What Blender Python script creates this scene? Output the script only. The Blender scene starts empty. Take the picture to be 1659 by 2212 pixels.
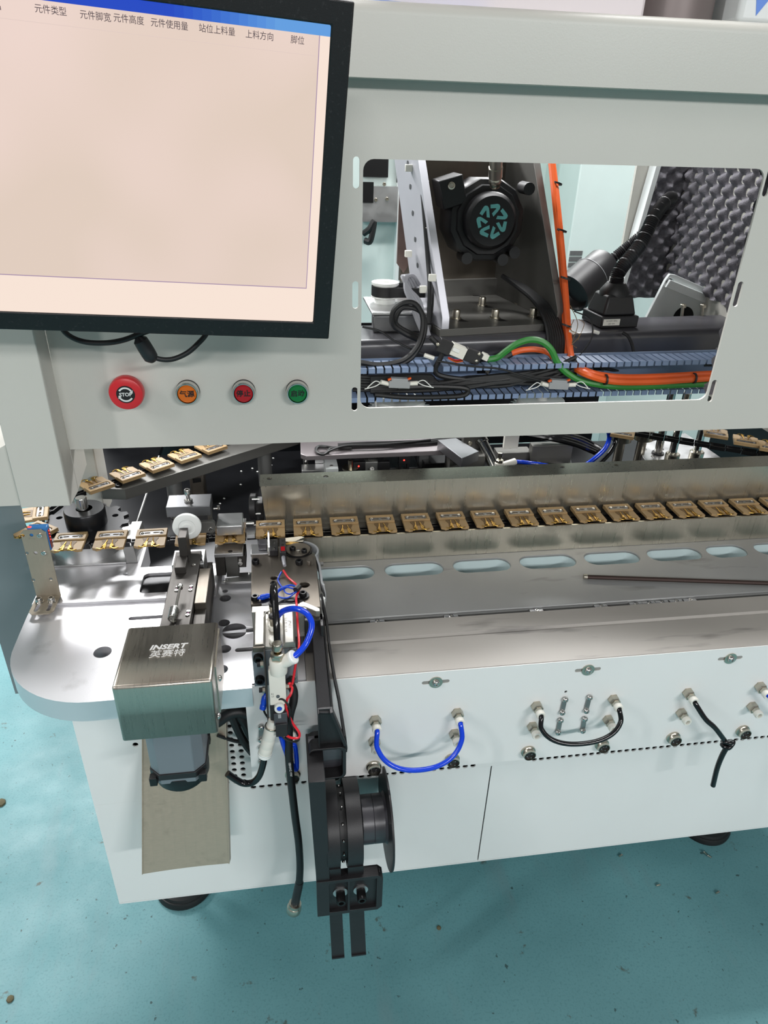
import bpy, bmesh, math, random
from mathutils import Vector, Matrix, Quaternion
from mathutils.geometry import delaunay_2d_cdt

random.seed(7)
SC = bpy.context.scene
COL = SC.collection
PI = math.pi

# ------------------------------------------------------------------ camera
FPX = 1500.0                       # focal length in pixels of the 1659 x 2212 frame
CAM = Vector((0.0, -0.85, 1.25))
_yaw, _pit, _rol = [math.radians(a) for a in (9.128, 28.856, -1.819)]
_f = Vector((math.sin(_yaw) * math.cos(_pit), math.cos(_yaw) * math.cos(_pit), -math.sin(_pit)))
_r = Vector((math.cos(_yaw), -math.sin(_yaw), 0))
_d = _f.cross(_r)
CR = math.cos(_rol) * _r + math.sin(_rol) * _d      # image right
CD = -math.sin(_rol) * _r + math.cos(_rol) * _d     # image down
cam_data = bpy.data.cameras.new('camera')
cam_data.sensor_fit = 'VERTICAL'
cam_data.sensor_height = 36.0
cam_data.lens = 36.0 * FPX / 2212.0
cam_data.clip_start = 0.02
cam = bpy.data.objects.new('camera', cam_data)
COL.objects.link(cam)
m3 = Matrix((CR, -CD, -_f)).transposed()
cam.matrix_world = Matrix.Translation(CAM) @ m3.to_4x4()
SC.camera = cam

# ------------------------------------------------------------------ world, lights, exposure
SC.view_settings.view_transform = 'Standard'
SC.view_settings.look = 'None'
SC.view_settings.gamma = 1.0
SC.view_settings.use_curve_mapping = False
SC.view_settings.exposure = 0.0
world = bpy.data.worlds.new('hall_light')
SC.world = world
world.use_nodes = True
_bg = world.node_tree.nodes['Background']
_bg.inputs['Color'].default_value = (0.92, 0.93, 0.93, 1)
_bg.inputs['Strength'].default_value = 0.24


def area_light(name, loc, aim, sx, sy, watts, col=(1, 1, 1)):
    l = bpy.data.lights.new(name, 'AREA')
    l.shape = 'RECTANGLE'
    l.size, l.size_y = sx, sy
    l.energy = watts
    l.color = col
    o = bpy.data.objects.new(name, l)
    COL.objects.link(o)
    o.location = loc
    o.rotation_euler = (Vector(aim) - Vector(loc)).to_track_quat('-Z', 'Y').to_euler()
    return o


# ceiling tube lamps of the hall, in rows, plus added fill lights
area_light('ceiling_tube_or_fill', (2.3, -4.2, 2.9), (0.6, 0, 0.6), 1.5, 0.15, 80)
area_light('ceiling_tube_or_fill', (-0.4, -4.8, 2.9), (0.2, 0, 0.6), 1.5, 0.15, 64)
area_light('ceiling_tube_or_fill', (-2.6, -1.6, 2.9), (-0.2, 0, 0.6), 0.15, 1.5, 34)
area_light('ceiling_tube_or_fill', (-1.15, 2.8, 3.0), (-0.3, 0.1, 0.6), 2.2, 0.3, 175)
area_light('ceiling_tube_or_fill', (-1.9, 1.15, 2.4), (0.2, 0.4, 1.0), 0.2, 1.2, 30)  # fill light added at left rear to brighten the gusset plate
area_light('ceiling_tube_or_fill', (1.4, 2.6, 3.0), (0.7, 0.5, 0.9), 1.8, 0.2, 120)
area_light('ceiling_tube_or_fill', (0.75, 0.42, 3.1), (0.75, 0.7, 0.9), 1.6, 0.2, 70)  # overhead light added to brighten the interior and the machine behind

# ------------------------------------------------------------------ pixel -> place helpers
def ray(px, py):
    return CR * ((px - 829.5) / FPX) + CD * ((py - 1106.0) / FPX) + _f


def PX(px, py, X):
    r = ray(px, py)
    return CAM + r * ((X - CAM.x) / r.x)


def PY(px, py, Y):
    r = ray(px, py)
    return CAM + r * ((Y - CAM.y) / r.y)


def PZ(px, py, Z):
    r = ray(px, py)
    return CAM + r * ((Z - CAM.z) / r.z)


# ------------------------------------------------------------------ materials
def lin(c):
    return tuple(((v / 255) / 12.92 if v / 255 <= 0.04045 else ((v / 255 + 0.055) / 1.055) ** 2.4) for v in c[:3])


def mat(name, col, rough=0.5, metal=0.0, bump=0.0, bscale=400, var=0.0, vscale=12, brushed=None, spec=0.5,
        coat=0.0, emit=None, trans=0.0, dstretch=None, dirt=0.0, dscale=9.0, dcol=(60, 56, 50), rvar=0.0):
    m = bpy.data.materials.new(name)
    m.use_nodes = True
    nt = m.node_tree
    b = nt.nodes['Principled BSDF']
    c = lin(col)
    b.inputs['Base Color'].default_value = (*c, 1)
    b.inputs['Roughness'].default_value = rough
    b.inputs['Metallic'].default_value = metal
    b.inputs['Specular IOR Level'].default_value = spec
    b.inputs['Coat Weight'].default_value = coat
    b.inputs['Transmission Weight'].default_value = trans
    if emit:
        b.inputs['Emission Color'].default_value = (*lin(emit[0]), 1)
        b.inputs['Emission Strength'].default_value = emit[1]
    tc = nt.nodes.new('ShaderNodeTexCoord')

    def noise(scale, detail=3, stretch=None):
        n = nt.nodes.new('ShaderNodeTexNoise')
        n.inputs['Scale'].default_value = scale
        n.inputs['Detail'].default_value = detail
        if stretch:
            mp = nt.nodes.new('ShaderNodeMapping')
            mp.inputs['Scale'].default_value = stretch
            nt.links.new(tc.outputs['Object'], mp.inputs['Vector'])
            nt.links.new(mp.outputs['Vector'], n.inputs['Vector'])
        else:
            nt.links.new(tc.outputs['Object'], n.inputs['Vector'])
        return n.outputs['Fac']

    def ramp(fac, lo, hi, a, bb):
        r = nt.nodes.new('ShaderNodeMapRange')
        r.inputs['From Min'].default_value = lo
        r.inputs['From Max'].default_value = hi
        r.inputs['To Min'].default_value = a
        r.inputs['To Max'].default_value = bb
        nt.links.new(fac, r.inputs['Value'])
        return r.outputs['Result']

    def mix(fac, a, bb, blend='MIX'):
        x = nt.nodes.new('ShaderNodeMix')
        x.data_type = 'RGBA'
        x.blend_type = blend
        if isinstance(fac, float):
            x.inputs['Factor'].default_value = fac
        else:
            nt.links.new(fac, x.inputs['Factor'])
        for s, v in ((6, a), (7, bb)):
            if isinstance(v, tuple):
                x.inputs[s].default_value = (*v[:3], 1)
            else:
                nt.links.new(v, x.inputs[s])
        return x.outputs[2]

    colour = None
    if var:
        f = ramp(noise(vscale, 5), 0.3, 0.7, 0, 1)
        colour = mix(f, tuple(v * (1 - var) for v in c), tuple(min(1, v * (1 + var)) for v in c))
    if brushed:
        f = noise(1.0, 4, brushed)
        base = colour if colour else c
        colour = mix(ramp(f, 0.3, 0.7, 0.0, 1.0), mix(0.07, base, (0, 0, 0)), base)
        nt.links.new(ramp(f, 0.25, 0.75, max(0.02, rough - 0.05), rough + 0.05), b.inputs['Roughness'])
    if dirt:
        f = ramp(noise(1.0 if dstretch else dscale, 6, dstretch), 0.60, 0.72, 0.0, dirt)
        colour = mix(f, colour if colour else c, lin(dcol))
    if rvar and not brushed:
        nt.links.new(ramp(noise(vscale * 1.7, 4), 0.3, 0.7, rough - rvar, rough + rvar), b.inputs['Roughness'])
    if colour:
        nt.links.new(colour, b.inputs['Base Color'])
    if bump:
        bp = nt.nodes.new('ShaderNodeBump')
        bp.inputs['Strength'].default_value = bump
        bp.inputs['Distance'].default_value = 0.001
        nt.links.new(noise(bscale, 2, brushed), bp.inputs['Height']) if brushed else nt.links.new(noise(bscale, 2), bp.inputs['Height'])
        nt.links.new(bp.outputs['Normal'], b.inputs['Normal'])
    return m


M = {}
M['enclosure'] = mat('powder_coat_warm', (198, 196, 188), 0.42, bump=0.10, bscale=700, var=0.03, vscale=3)  # darker tone stands in for weaker light on the upper cabinet
M['base_paint'] = mat('powder_coat_cool', (230, 231, 229), 0.45, bump=0.06, bscale=700, var=0.025, vscale=4)
M['plate_paint'] = mat('table_paint', (226, 225, 228), 0.34, 0.62, bump=0.05, bscale=600, var=0.04, vscale=5, dirt=0.25, dscale=22, dcol=(120, 118, 114))
M['hole_paint'] = mat('table_side_paint', (196, 213, 214), 0.5, var=0.04)
M['rail_paint'] = mat('rail_grey', (150, 146, 140), 0.50, 0.1, bump=0.06, bscale=500, var=0.05, vscale=6, dirt=0.7, dstretch=(5, 34, 34), dcol=(62, 60, 60))
M['rail_paint_b'] = mat('deck_grey', (150, 151, 150), 0.42, 0.35, bump=0.05, bscale=500, var=0.06, vscale=7, dirt=0.6, dstretch=(7, 30, 30), dcol=(74, 74, 72))
M['stainless'] = mat('brushed_stainless', (188, 183, 168), 0.30, 0.9, brushed=(260, 260, 8), dirt=0.18, dscale=9, dcol=(120, 110, 92))
M['stainless_h'] = mat('brushed_stainless_cover', (196, 188, 176), 0.30, 0.95, brushed=(700, 30, 30))
M['stainless_x'] = mat('brushed_stainless_chute', (186, 172, 154), 0.42, 0.6, brushed=(120, 600, 600), bump=0.02, dirt=0.2, dscale=30)
M['tool_steel'] = mat('ground_tool_steel', (112, 105, 96), 0.42, 0.8, brushed=(500, 14, 40), bump=0.03, var=0.05)
M['dark_steel'] = mat('dark_ground_steel', (74, 71, 68), 0.48, 0.7, brushed=(500, 14, 40), bump=0.03)
M['alu'] = mat('satin_aluminium', (196, 196, 196), 0.34, 0.9, var=0.04, vscale=20, rvar=0.06)
M['alu_dull'] = mat('dull_aluminium', (150, 150, 148), 0.45, 0.85, var=0.05, vscale=16)
M['grey_anod'] = mat('grey_anodised', (118, 119, 121), 0.42, 0.8, var=0.05, vscale=14)
M['bar_anod'] = mat('dark_grey_bar', (104, 103, 99), 0.45, 0.5, var=0.06, vscale=14, dirt=0.3, dscale=20)
M['cylinder_alu'] = mat('cylinder_aluminium', (170, 167, 160), 0.42, 0.75, var=0.04)
M['lit_gusset_alu'] = mat('lit_gusset_plate', (205, 205, 212), 0.45, 0.5, var=0.03, vscale=14)  # brighter metal, the light on the left gusset put into its colour
M['bracket_steel'] = mat('matt_bracket_steel', (164, 154, 138), 0.48, 0.5, brushed=(700, 700, 60), bump=0.03, dirt=0.3, dscale=60)
M['panel_grey'] = mat('grey_side_panel', (122, 131, 134), 0.5, var=0.03)
M['chrome'] = mat('bright_steel', (206, 204, 200), 0.16, 1.0)
M['nickel'] = mat('nickel_fitting', (190, 184, 170), 0.28, 1.0)
M['brass'] = mat('brass', (176, 140, 70), 0.30, 1.0)
M['black_oxide'] = mat('black_oxide_screw', (26, 26, 27), 0.34, 0.4)
M['black_plastic'] = mat('black_plastic', (30, 29, 31), 0.44, bump=0.10, bscale=900, var=0.12, vscale=30)
M['black_gloss'] = mat('gloss_black_tube', (14, 14, 16), 0.14)
M['black_rubber'] = mat('black_rubber', (22, 22, 23), 0.5)
M['black_paint'] = mat('black_satin_paint', (70, 69, 74), 0.32, 0.1, spec=0.8, var=0.12, vscale=18)
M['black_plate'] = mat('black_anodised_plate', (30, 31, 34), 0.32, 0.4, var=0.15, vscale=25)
M['white_plastic'] = mat('white_plastic', (226, 224, 214), 0.38)
M['white_nylon'] = mat('white_nylon', (232, 234, 230), 0.35)
M['grey_plastic'] = mat('grey_plastic', (150, 152, 154), 0.45)
M['blue_tube'] = mat('blue_air_tube', (10, 62, 205), 0.16, spec=0.6)
M['blue_plastic'] = mat('blue_terminal', (18, 72, 200), 0.3)
M['blue_sensor'] = mat('blue_sensor_housing', (52, 120, 184), 0.4)
M['red_wire'] = mat('red_wire', (214, 36, 48), 0.3)
M['orange_cable'] = mat('orange_cable', (232, 96, 34), 0.42)
M['green_cable'] = mat('green_cable', (44, 128, 48), 0.42)
M['grey_cable'] = mat('grey_cable', (150, 150, 156), 0.4)
M['duct'] = mat('blue_grey_duct', (120, 138, 168), 0.38, var=0.05)
M['tan'] = mat('tan_phenolic', (164, 136, 96), 0.5, brushed=(60, 900, 60), var=0.10, vscale=60)
M['tan_dark'] = mat('tan_recess', (108, 84, 52), 0.55)
M['red_cap'] = mat('red_mushroom', (204, 36, 44), 0.36)
M['orange_lens'] = mat('orange_lens', (214, 106, 18), 0.25)
M['red_lens'] = mat('red_lens', (170, 14, 26), 0.25)
M['green_lens'] = mat('green_lens', (10, 112, 52), 0.25)
M['ink'] = mat('black_ink', (16, 14, 14), 0.5)
M['white_ink'] = mat('white_ink', (222, 222, 220), 0.5)
M['grey_ink'] = mat('grey_ink', (96, 96, 96), 0.5)
M['motor_grey'] = mat('motor_grey', (128, 134, 140), 0.42, 0.3, var=0.03)
M['motor_black'] = mat('motor_black', (12, 12, 14), 0.42)
M['teal_ink'] = mat('teal_mark', (104, 182, 180), 0.5)
M['foam'] = mat('foam_charcoal', (112, 110, 116), 0.95, bump=0.9, bscale=500, var=0.25, vscale=90)
M['bright_white'] = mat('white_paint', (226, 231, 230), 0.45, var=0.02)
M['pale_green'] = mat('pale_green_paint', (205, 219, 215), 0.45, var=0.02)
M['led_red'] = mat('red_led', (255, 40, 40), 0.3, emit=((255, 50, 40), 4.0))
M['blue_film'] = mat('blue_film', (96, 140, 222), 0.3)
M['pink_ink'] = mat('pink_marker', (196, 96, 160), 0.5)
M['brown_rod'] = mat('brown_rod', (66, 52, 48), 0.32, 0.6)
M['reddish'] = mat('rust_red_panel', (120, 62, 52), 0.4)
M['monitor'] = mat('monitor_black', (9, 8, 10), 0.42, bump=0.05, bscale=900, dirt=0.22, dscale=380, dcol=(74, 72, 74))


# ------------------------------------------------------------------ mesh builder
class MB:
    def __init__(s):
        s.bm = bmesh.new()

    def face(s, vs):
        try:
            return s.bm.faces.new(vs)
        except ValueError:
            return None

    def pts(s, ps):
        return [s.bm.verts.new(p) for p in ps]

    def hexa(s, p):
        """eight corners: bottom ring 0-3, top ring 4-7"""
        v = s.pts(p)
        for q in ((3, 2, 1, 0), (4, 5, 6, 7), (0, 1, 5, 4), (1, 2, 6, 5), (2, 3, 7, 6), (3, 0, 4, 7)):
            s.face([v[i] for i in q])
        return s

    def box(s, a, b):
        x0, y0, z0 = a
        x1, y1, z1 = b
        x0, x1 = min(x0, x1), max(x0, x1)
        y0, y1 = min(y0, y1), max(y0, y1)
        z0, z1 = min(z0, z1), max(z0, z1)
        return s.hexa([(x0, y0, z0), (x1, y0, z0), (x1, y1, z0), (x0, y1, z0), (x0, y0, z1), (x1, y0, z1), (x1, y1, z1), (x0, y1, z1)])

    def obox(s, c, u, v, w):
        """box about a centre, with three half-extent vectors"""
        c, u, v, w = map(Vector, (c, u, v, w))
        return s.hexa([c - u - v - w, c + u - v - w, c + u + v - w, c - u + v - w, c - u - v + w, c + u - v + w, c + u + v + w, c - u + v + w])

    def cyl(s, p0, p1, r0, r1=None, n=20, cap=True):
        p0, p1 = Vector(p0), Vector(p1)
        return s.lathe(p0, p1 - p0, [(r0, 0), (r0 if r1 is None else r1, (p1 - p0).length)], n, cap)

    def lathe(s, p0, axis, prof, n=20, cap=True, phase=0.0):
        p0, a = Vector(p0), Vector(axis).normalized()
        u = a.orthogonal().normalized() if abs(a.z) < 0.999 else Vector((1, 0, 0))
        w = a.cross(u)
        rings = []
        for r, h in prof:
            if r < 1e-7:
                rings.append([s.bm.verts.new(p0 + a * h)])
            else:
                rings.append([s.bm.verts.new(p0 + a * h + (u * math.cos(2 * PI * i / n + phase) + w * math.sin(2 * PI * i / n + phase)) * r) for i in range(n)])
        for A, B in zip(rings, rings[1:]):
            for i in range(n):
                j = (i + 1) % n
                if len(A) == 1 and len(B) == 1:
                    continue
                if len(A) == 1:
                    s.face([A[0], B[j], B[i]])
                elif len(B) == 1:
                    s.face([A[i], A[j], B[0]])
                else:
                    s.face([A[i], A[j], B[j], B[i]])
        if cap:
            if len(rings[0]) > 1:
                s.face(rings[0][::-1])
            if len(rings[-1]) > 1:
                s.face(rings[-1])
        return s

    def hexnut(s, p0, axis, r, h, bore=0):
        return s.lathe(p0, axis, [(r * 0.94, 0), (r, h * 0.12), (r, h * 0.88), (r * 0.9, h)], 6)

    def socket_screw(s, p, axis, r, h):
        """a cap screw head standing on p, with a hex recess"""
        a = Vector(axis).normalized()
        return s.lathe(p, a, [(r, 0), (r, h * 0.86), (r * 0.88, h), (r * 0.55, h), (r * 0.5, h * 0.45), (0, h * 0.42)], 14)

    def dome(s, p, axis, r, h, n=14):
        return s.lathe(p, axis, [(r, 0), (r * 0.95, h * 0.35), (r * 0.75, h * 0.72), (r * 0.4, h * 0.94), (r * .3, h * .94), (r * .26, h * .6), (0, h * .55)], n)

    def ring(s, p, axis, ro, ri, h, n=24):
        return s.lathe(p, axis, [(ri, 0), (ro, 0), (ro, h), (ri, h), (ri, 0)], n, cap=False)

    def tube(s, path, r, n=8, sub=6, cap=True, closed=False):
        P = [Vector(p) for p in path]
        if sub > 1 and len(P) > 2:
            Q = []
            for i in range(len(P) - 1):
                a, b, c, d = P[max(0, i - 1)], P[i], P[i + 1], P[min(len(P) - 1, i + 2)]
                if i == 0:
                    a = b * 2 - c
                if i == len(P) - 2:
                    d = c * 2 - b
                for k in range(sub):
                    t = k / sub
                    Q.append(0.5 * ((2 * b) + (c - a) * t + (2 * a - 5 * b + 4 * c - d) * t * t + (3 * b - a - 3 * c + d) * t ** 3))
            Q.append(P[-1])
            P = Q
        t0 = (P[1] - P[0]).normalized()
        u = t0.orthogonal().normalized()
        rings = []
        for i, p in enumerate(P):
            t = (P[min(i + 1, len(P) - 1)] - P[max(i - 1, 0)]).normalized()
            u = (u - t * u.dot(t)).normalized()
            w = t.cross(u)
            rr = r(i / (len(P) - 1)) if callable(r) else r
            rings.append([s.bm.verts.new(p + (u * math.cos(2 * PI * k / n) + w * math.sin(2 * PI * k / n)) * rr) for k in range(n)])
        for A, B in zip(rings, rings[1:]):
            for k in range(n):
                s.face([A[k], A[(k + 1) % n], B[(k + 1) % n], B[k]])
        if cap:
            s.face(rings[0][::-1])
            s.face(rings[-1])
        return s

    def plate(s, fr, outer, holes=(), d=0.002, hole_walls=True):
        """flat plate with holes; fr = (origin, u, v); thickness d along u x v"""
        o, u, v = Vector(fr[0]), Vector(fr[1]), Vector(fr[2])
        w = u.cross(v).normalized()
        loops = [list(outer)] + [list(h) for h in holes]
        flat, edges = [], []
        for L in loops:
            k = len(flat)
            flat += [Vector((p[0], p[1])) for p in L]
            edges += [(k + i, k + (i + 1) % len(L)) for i in range(len(L))]
        vs, es, fs, ov, oe, of = delaunay_2d_cdt(flat, edges, [], 1, 1e-7)
        idx = {}
        bot = [s.bm.verts.new(o + u * p.x + v * p.y) for p in vs]
        top = [s.bm.verts.new(o + u * p.x + v * p.y + w * d) for p in vs]
        for i, src in enumerate(ov):
            for q in src:
                idx[q] = i
        boxes = [(min(p[0] for p in L), max(p[0] for p in L), min(p[1] for p in L), max(p[1] for p in L)) for L in loops]

        def inside(x, y, L):
            c = False
            for i in range(len(L)):
                a, b = L[i], L[i - 1]
                if (a[1] > y) != (b[1] > y) and x < (b[0] - a[0]) * (y - a[1]) / (b[1] - a[1]) + a[0]:
                    c = not c
            return c
        for f in fs:
            cx = sum(vs[i].x for i in f) / len(f)
            cy = sum(vs[i].y for i in f) / len(f)
            if not inside(cx, cy, loops[0]):
                continue
            if any(b[0] <= cx <= b[1] and b[2] <= cy <= b[3] and inside(cx, cy, L) for b, L in zip(boxes[1:], loops[1:])):
                continue
            s.face([top[i] for i in f])
            s.face([bot[i] for i in reversed(f)])
        k = 0
        for L in loops:
            for i in range(len(L)):
                a, b = idx[k + i], idx[k + (i + 1) % len(L)]
                s.face([bot[a], bot[b], top[b], top[a]])
            k += len(L)
        return s

    def xform(s, m):
        bmesh.ops.transform(s.bm, matrix=m, verts=s.bm.verts)
        return s

    def mesh(s, name):
        bmesh.ops.recalc_face_normals(s.bm, faces=s.bm.faces)
        me = bpy.data.meshes.new(name)
        s.bm.to_mesh(me)
        s.bm.free()
        me.polygons.foreach_set('use_smooth', [True] * len(me.polygons))
        me.set_sharp_from_angle(angle=math.radians(38))
        return me


def rrect(x0, y0, x1, y1, r, n=5):
    out = []
    for cx, cy, a in ((x1 - r, y0 + r, -90), (x1 - r, y1 - r, 0), (x0 + r, y1 - r, 90), (x0 + r, y0 + r, 180)):
        for i in range(n + 1):
            t = math.radians(a + 90 * i / n)
            out.append((cx + r * math.cos(t), cy + r * math.sin(t)))
    return out


def circ(cx, cy, r, n=18):
    return [(cx + r * math.cos(2 * PI * i / n), cy + r * math.sin(2 * PI * i / n)) for i in range(n)]


def slot(cx, cy, L, w, vert=False, n=6):
    return rrect(cx - w / 2, cy - L / 2, cx + w / 2, cy + L / 2, w / 2 - 1e-5, n) if vert else rrect(cx - L / 2, cy - w / 2, cx + L / 2, cy + w / 2, w / 2 - 1e-5, n)


XY = lambda z: ((0, 0, z), (1, 0, 0), (0, 1, 0))          # plate in plan, thickness up
XZ = lambda y: ((0, y, 0), (0, 0, 1), (1, 0, 0))          # (z, x) plate, thickness towards +y


def link(o):
    COL.objects.link(o)
    return o


def tag(o, label=None, cat=None, group=None, kind=None):
    if label:
        o['label'] = label
    if cat:
        o['category'] = cat
    if group:
        o['group'] = group
    if kind:
        o['kind'] = kind
    return o


def thing(name, label, cat, loc=(0, 0, 0), group=None, kind=None):
    o = bpy.data.objects.new(name, None)
    o.empty_display_size = 0.02
    o.location = loc
    return tag(link(o), label, cat, group, kind)


def origin_of(o):
    p = Vector((0, 0, 0))
    while o is not None:
        p = p + o.location
        o = o.parent
    return p


def part(name, mb, m, parent=None, bevel=0.0, label=None, seg=2, me=None):
    """link a built mesh (given in world places) as one object under its parent"""
    me = me or mb.mesh(name)
    o = bpy.data.objects.new(name, me)
    if not me.materials:
        for x in (m if isinstance(m, (list, tuple)) else [m]):
            me.materials.append(M[x] if isinstance(x, str) else x)
    if parent is not None:
        o.parent = parent
        me.transform(Matrix.Translation(-origin_of(parent)))
    else:
        bb = [Vector(v.co) for v in me.vertices]
        c = Vector((sum(v.x for v in bb) / len(bb), sum(v.y for v in bb) / len(bb), min(v.z for v in bb)))
        me.transform(Matrix.Translation(-c))
        o.location = c
    if bevel:
        b = o.modifiers.new('bevel', 'BEVEL')
        b.width = bevel
        b.segments = seg
        b.limit_method = 'ANGLE'
        b.angle_limit = math.radians(40)
    if label:
        o['label'] = label
    return link(o)


def solo(name, mb, m, label, cat, group=None, bevel=0.0, kind=None):
    return tag(part(name, mb, m, None, bevel), label, cat, group, kind)


def copy_tree(o, parent=None):
    c = o.copy()
    COL.objects.link(c)
    if parent is not None:
        c.parent = parent
    for ch in list(o.children):
        copy_tree(ch, c)
    return c


def text_mesh(txt, size, fr, depth=0.0002, align='CENTER', squash=1.0, bold=0.0, shear=0.0):
    """lettering as a thin mesh lying in the frame (origin, u, v)"""
    cu = bpy.data.curves.new('lettering', 'FONT')
    cu.body = txt
    cu.size = size
    cu.align_x = align
    cu.align_y = 'CENTER'
    cu.extrude = depth / 2
    cu.offset = bold
    cu.shear = shear
    cu.resolution_u = 3
    o = bpy.data.objects.new('lettering', cu)
    COL.objects.link(o)
    dg = bpy.context.evaluated_depsgraph_get()
    me = bpy.data.meshes.new_from_object(o.evaluated_get(dg))
    bpy.data.objects.remove(o)
    u, v = Vector(fr[1]).normalized(), Vector(fr[2]).normalized()
    w = u.cross(v)
    m = Matrix((u * squash, v, w)).transposed().to_4x4()
    m.translation = Vector(fr[0])
    me.transform(m)
    me.materials.clear()
    return me


def lettering(name, txt, size, fr, m, parent, **k):
    return part(name, None, m, parent, me=text_mesh(txt, size, fr, **k))

# =================================================================== THE SETTING
mf = bpy.data.materials.new('teal_epoxy_floor')
mf.use_nodes = True
_nt = mf.node_tree
_b = _nt.nodes['Principled BSDF']
_b.inputs['Specular IOR Level'].default_value = 0.35
_tc = _nt.nodes.new('ShaderNodeTexCoord')


def _noise(scale, detail=5, rough=0.55, stretch=None):
    n = _nt.nodes.new('ShaderNodeTexNoise')
    n.inputs['Scale'].default_value = scale
    n.inputs['Detail'].default_value = detail
    n.inputs['Roughness'].default_value = rough
    src = _tc.outputs['Object']
    if stretch:
        mp = _nt.nodes.new('ShaderNodeMapping')
        mp.inputs['Scale'].default_value = stretch
        mp.inputs['Rotation'].default_value = (0, 0, 0.6)
        _nt.links.new(src, mp.inputs['Vector'])
        src = mp.outputs['Vector']
    _nt.links.new(src, n.inputs['Vector'])
    return n.outputs['Fac']


def _rng(fac, a, b, lo, hi):
    r = _nt.nodes.new('ShaderNodeMapRange')
    for k, v in zip(('From Min', 'From Max', 'To Min', 'To Max'), (a, b, lo, hi)):
        r.inputs[k].default_value = v
    _nt.links.new(fac, r.inputs['Value'])
    return r.outputs['Result']


def _mix(fac, a, b):
    x = _nt.nodes.new('ShaderNodeMix')
    x.data_type = 'RGBA'
    _nt.links.new(fac, x.inputs['Factor'])
    for s, v in ((6, a), (7, b)):
        if isinstance(v, tuple):
            x.inputs[s].default_value = (*v, 1)
        else:
            _nt.links.new(v, x.inputs[s])
    return x.outputs[2]


_c = _mix(_rng(_noise(3.2), 0.35, 0.65, 0, 1), lin((91, 137, 142)), lin((105, 153, 158)))
_c = _mix(_rng(_noise(260, 2), 0.52, 0.75, 0, 0.35), _c, lin((44, 96, 102)))                 # fine dark grain
_c = _mix(_rng(_noise(4.5, 6, .6, (3.2, 0.7, 1)), 0.56, 0.74, 0, 0.55), _c, lin((112, 138, 142)))   # worn grey drag marks
_c = _mix(_rng(_noise(21, 6, .62), 0.655, 0.70, 0, 0.75), _c, lin((74, 70, 56)))                # scabs of brown dirt
_c = _mix(_rng(_noise(95, 3, .5), 0.70, 0.74, 0, 0.75), _c, lin((40, 52, 50)))                # specks
_nt.links.new(_c, _b.inputs['Base Color'])
_nt.links.new(_rng(_noise(14), 0.3, 0.7, 0.40, 0.58), _b.inputs['Roughness'])
_bp = _nt.nodes.new('ShaderNodeBump')
_bp.inputs['Strength'].default_value = 0.12
_bp.inputs['Distance'].default_value = 0.002
_nt.links.new(_noise(120, 3), _bp.inputs['Height'])
_nt.links.new(_bp.outputs['Normal'], _b.inputs['Normal'])

fl = MB()
fl.box((-4, -4, -0.05), (5, 6, 0))
tag(part('floor', fl, mf), kind='structure')

# far side of the hall, seen through the machine's opening
wl = MB()
wl.box((-4, 5.9, 0), (5, 6.0, 3.4))
tag(part('wall_back', wl, 'bright_white'), kind='structure')

# =================================================================== UPPER ENCLOSURE
enc = thing('machine_enclosure', 'white painted upper cabinet of the machine with a large window cut in its front', 'machine', (-0.26, 0, 0.8))
SX0, SX1 = -0.266, 0.98
holes = [rrect(0.101, 0.9315, 0.5865, 1.221, 0.012)]
for z in (1.207, 1.075, 0.944):
    holes.append(slot(0.0935, z, 0.032, 0.0075, True))
    holes.append(slot(0.5930, z, 0.032, 0.0075, True))
p = MB().plate(((0, 0.003, 0), (1, 0, 0), (0, 0, 1)), [(SX0, 0.886), (SX1, 0.886), (SX1, 1.297), (SX0, 1.297)], holes, 0.003)
part('front_panel', p, 'enclosure', enc)
p = MB().box((SX0, 0.003, 0.886), (SX1, 0.028, 0.889))
part('panel_lip', p, 'enclosure', enc)
# hood beam above, standing a little proud, with a rounded upper edge
prof = [(-0.025, 1.2955)]
for i in range(9):
    a = PI - (PI / 2) * i / 8
    prof.append((-0.025 + 0.012 + 0.012 * math.cos(a), 1.349 + 0.012 * math.sin(a)))
prof += [(0.36, 1.361), (0.36, 1.3575), (-0.0215 + .012, 1.3575), (-0.0215, 1.349), (-0.0215, 1.299), (0.012, 1.299), (0.012, 1.2955)]
hb = MB().plate(((SX0 - 0.07, 0, 0), (0, 1, 0), (0, 0, 1)), prof, (), SX1 - SX0 + 0.07)
part('hood_beam', hb, 'enclosure', enc)
# left pillar : front sheet, right cheek, left cheek
pl = MB().box((-0.3245, -0.041, 0.8275), (-0.266, -0.038, 1.2955))
pl.box((-0.269, -0.0379, 0.8275), (-0.266, -0.0002, 1.2955))
pl.plate(((-0.269, 0, 0), (0, 1, 0), (0, 0, 1)), [(0.0005, 0.8280), (0.058, 0.8385), (0.058, 0.93), (0.004, 0.93), (0.004, 0.885), (0.0005, 0.885)], (), 0.003)
pl.box((-0.3245, -0.038, 0.8275), (-0.3215, 0.075, 1.2955))
pl.box((-0.3215, -0.038, 0.8275), (-0.269, 0.03, 0.8305))
part('corner_pillar', pl, 'enclosure', enc, bevel=0.0012)
# low wing left of the pillar
wg = MB().plate(((0, -0.030, 0), (1, 0, 0), (0, 0, 1)), [(-0.62, 0.8275), (-0.327, 0.8275), (-0.327, 0.909), (-0.62, 0.72 + 0.03)], (), 0.004)
wg.hexa([(-0.62, -0.03, 0.746), (-0.327, -0.03, 0.905), (-0.327, 0.20, 0.905), (-0.62, 0.20, 0.746), (-0.62, -0.03, 0.75), (-0.327, -0.03, 0.909), (-0.327, 0.20, 0.909), (-0.62, 0.20, 0.75)])
part('side_wing', wg, 'enclosure', enc)
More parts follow.
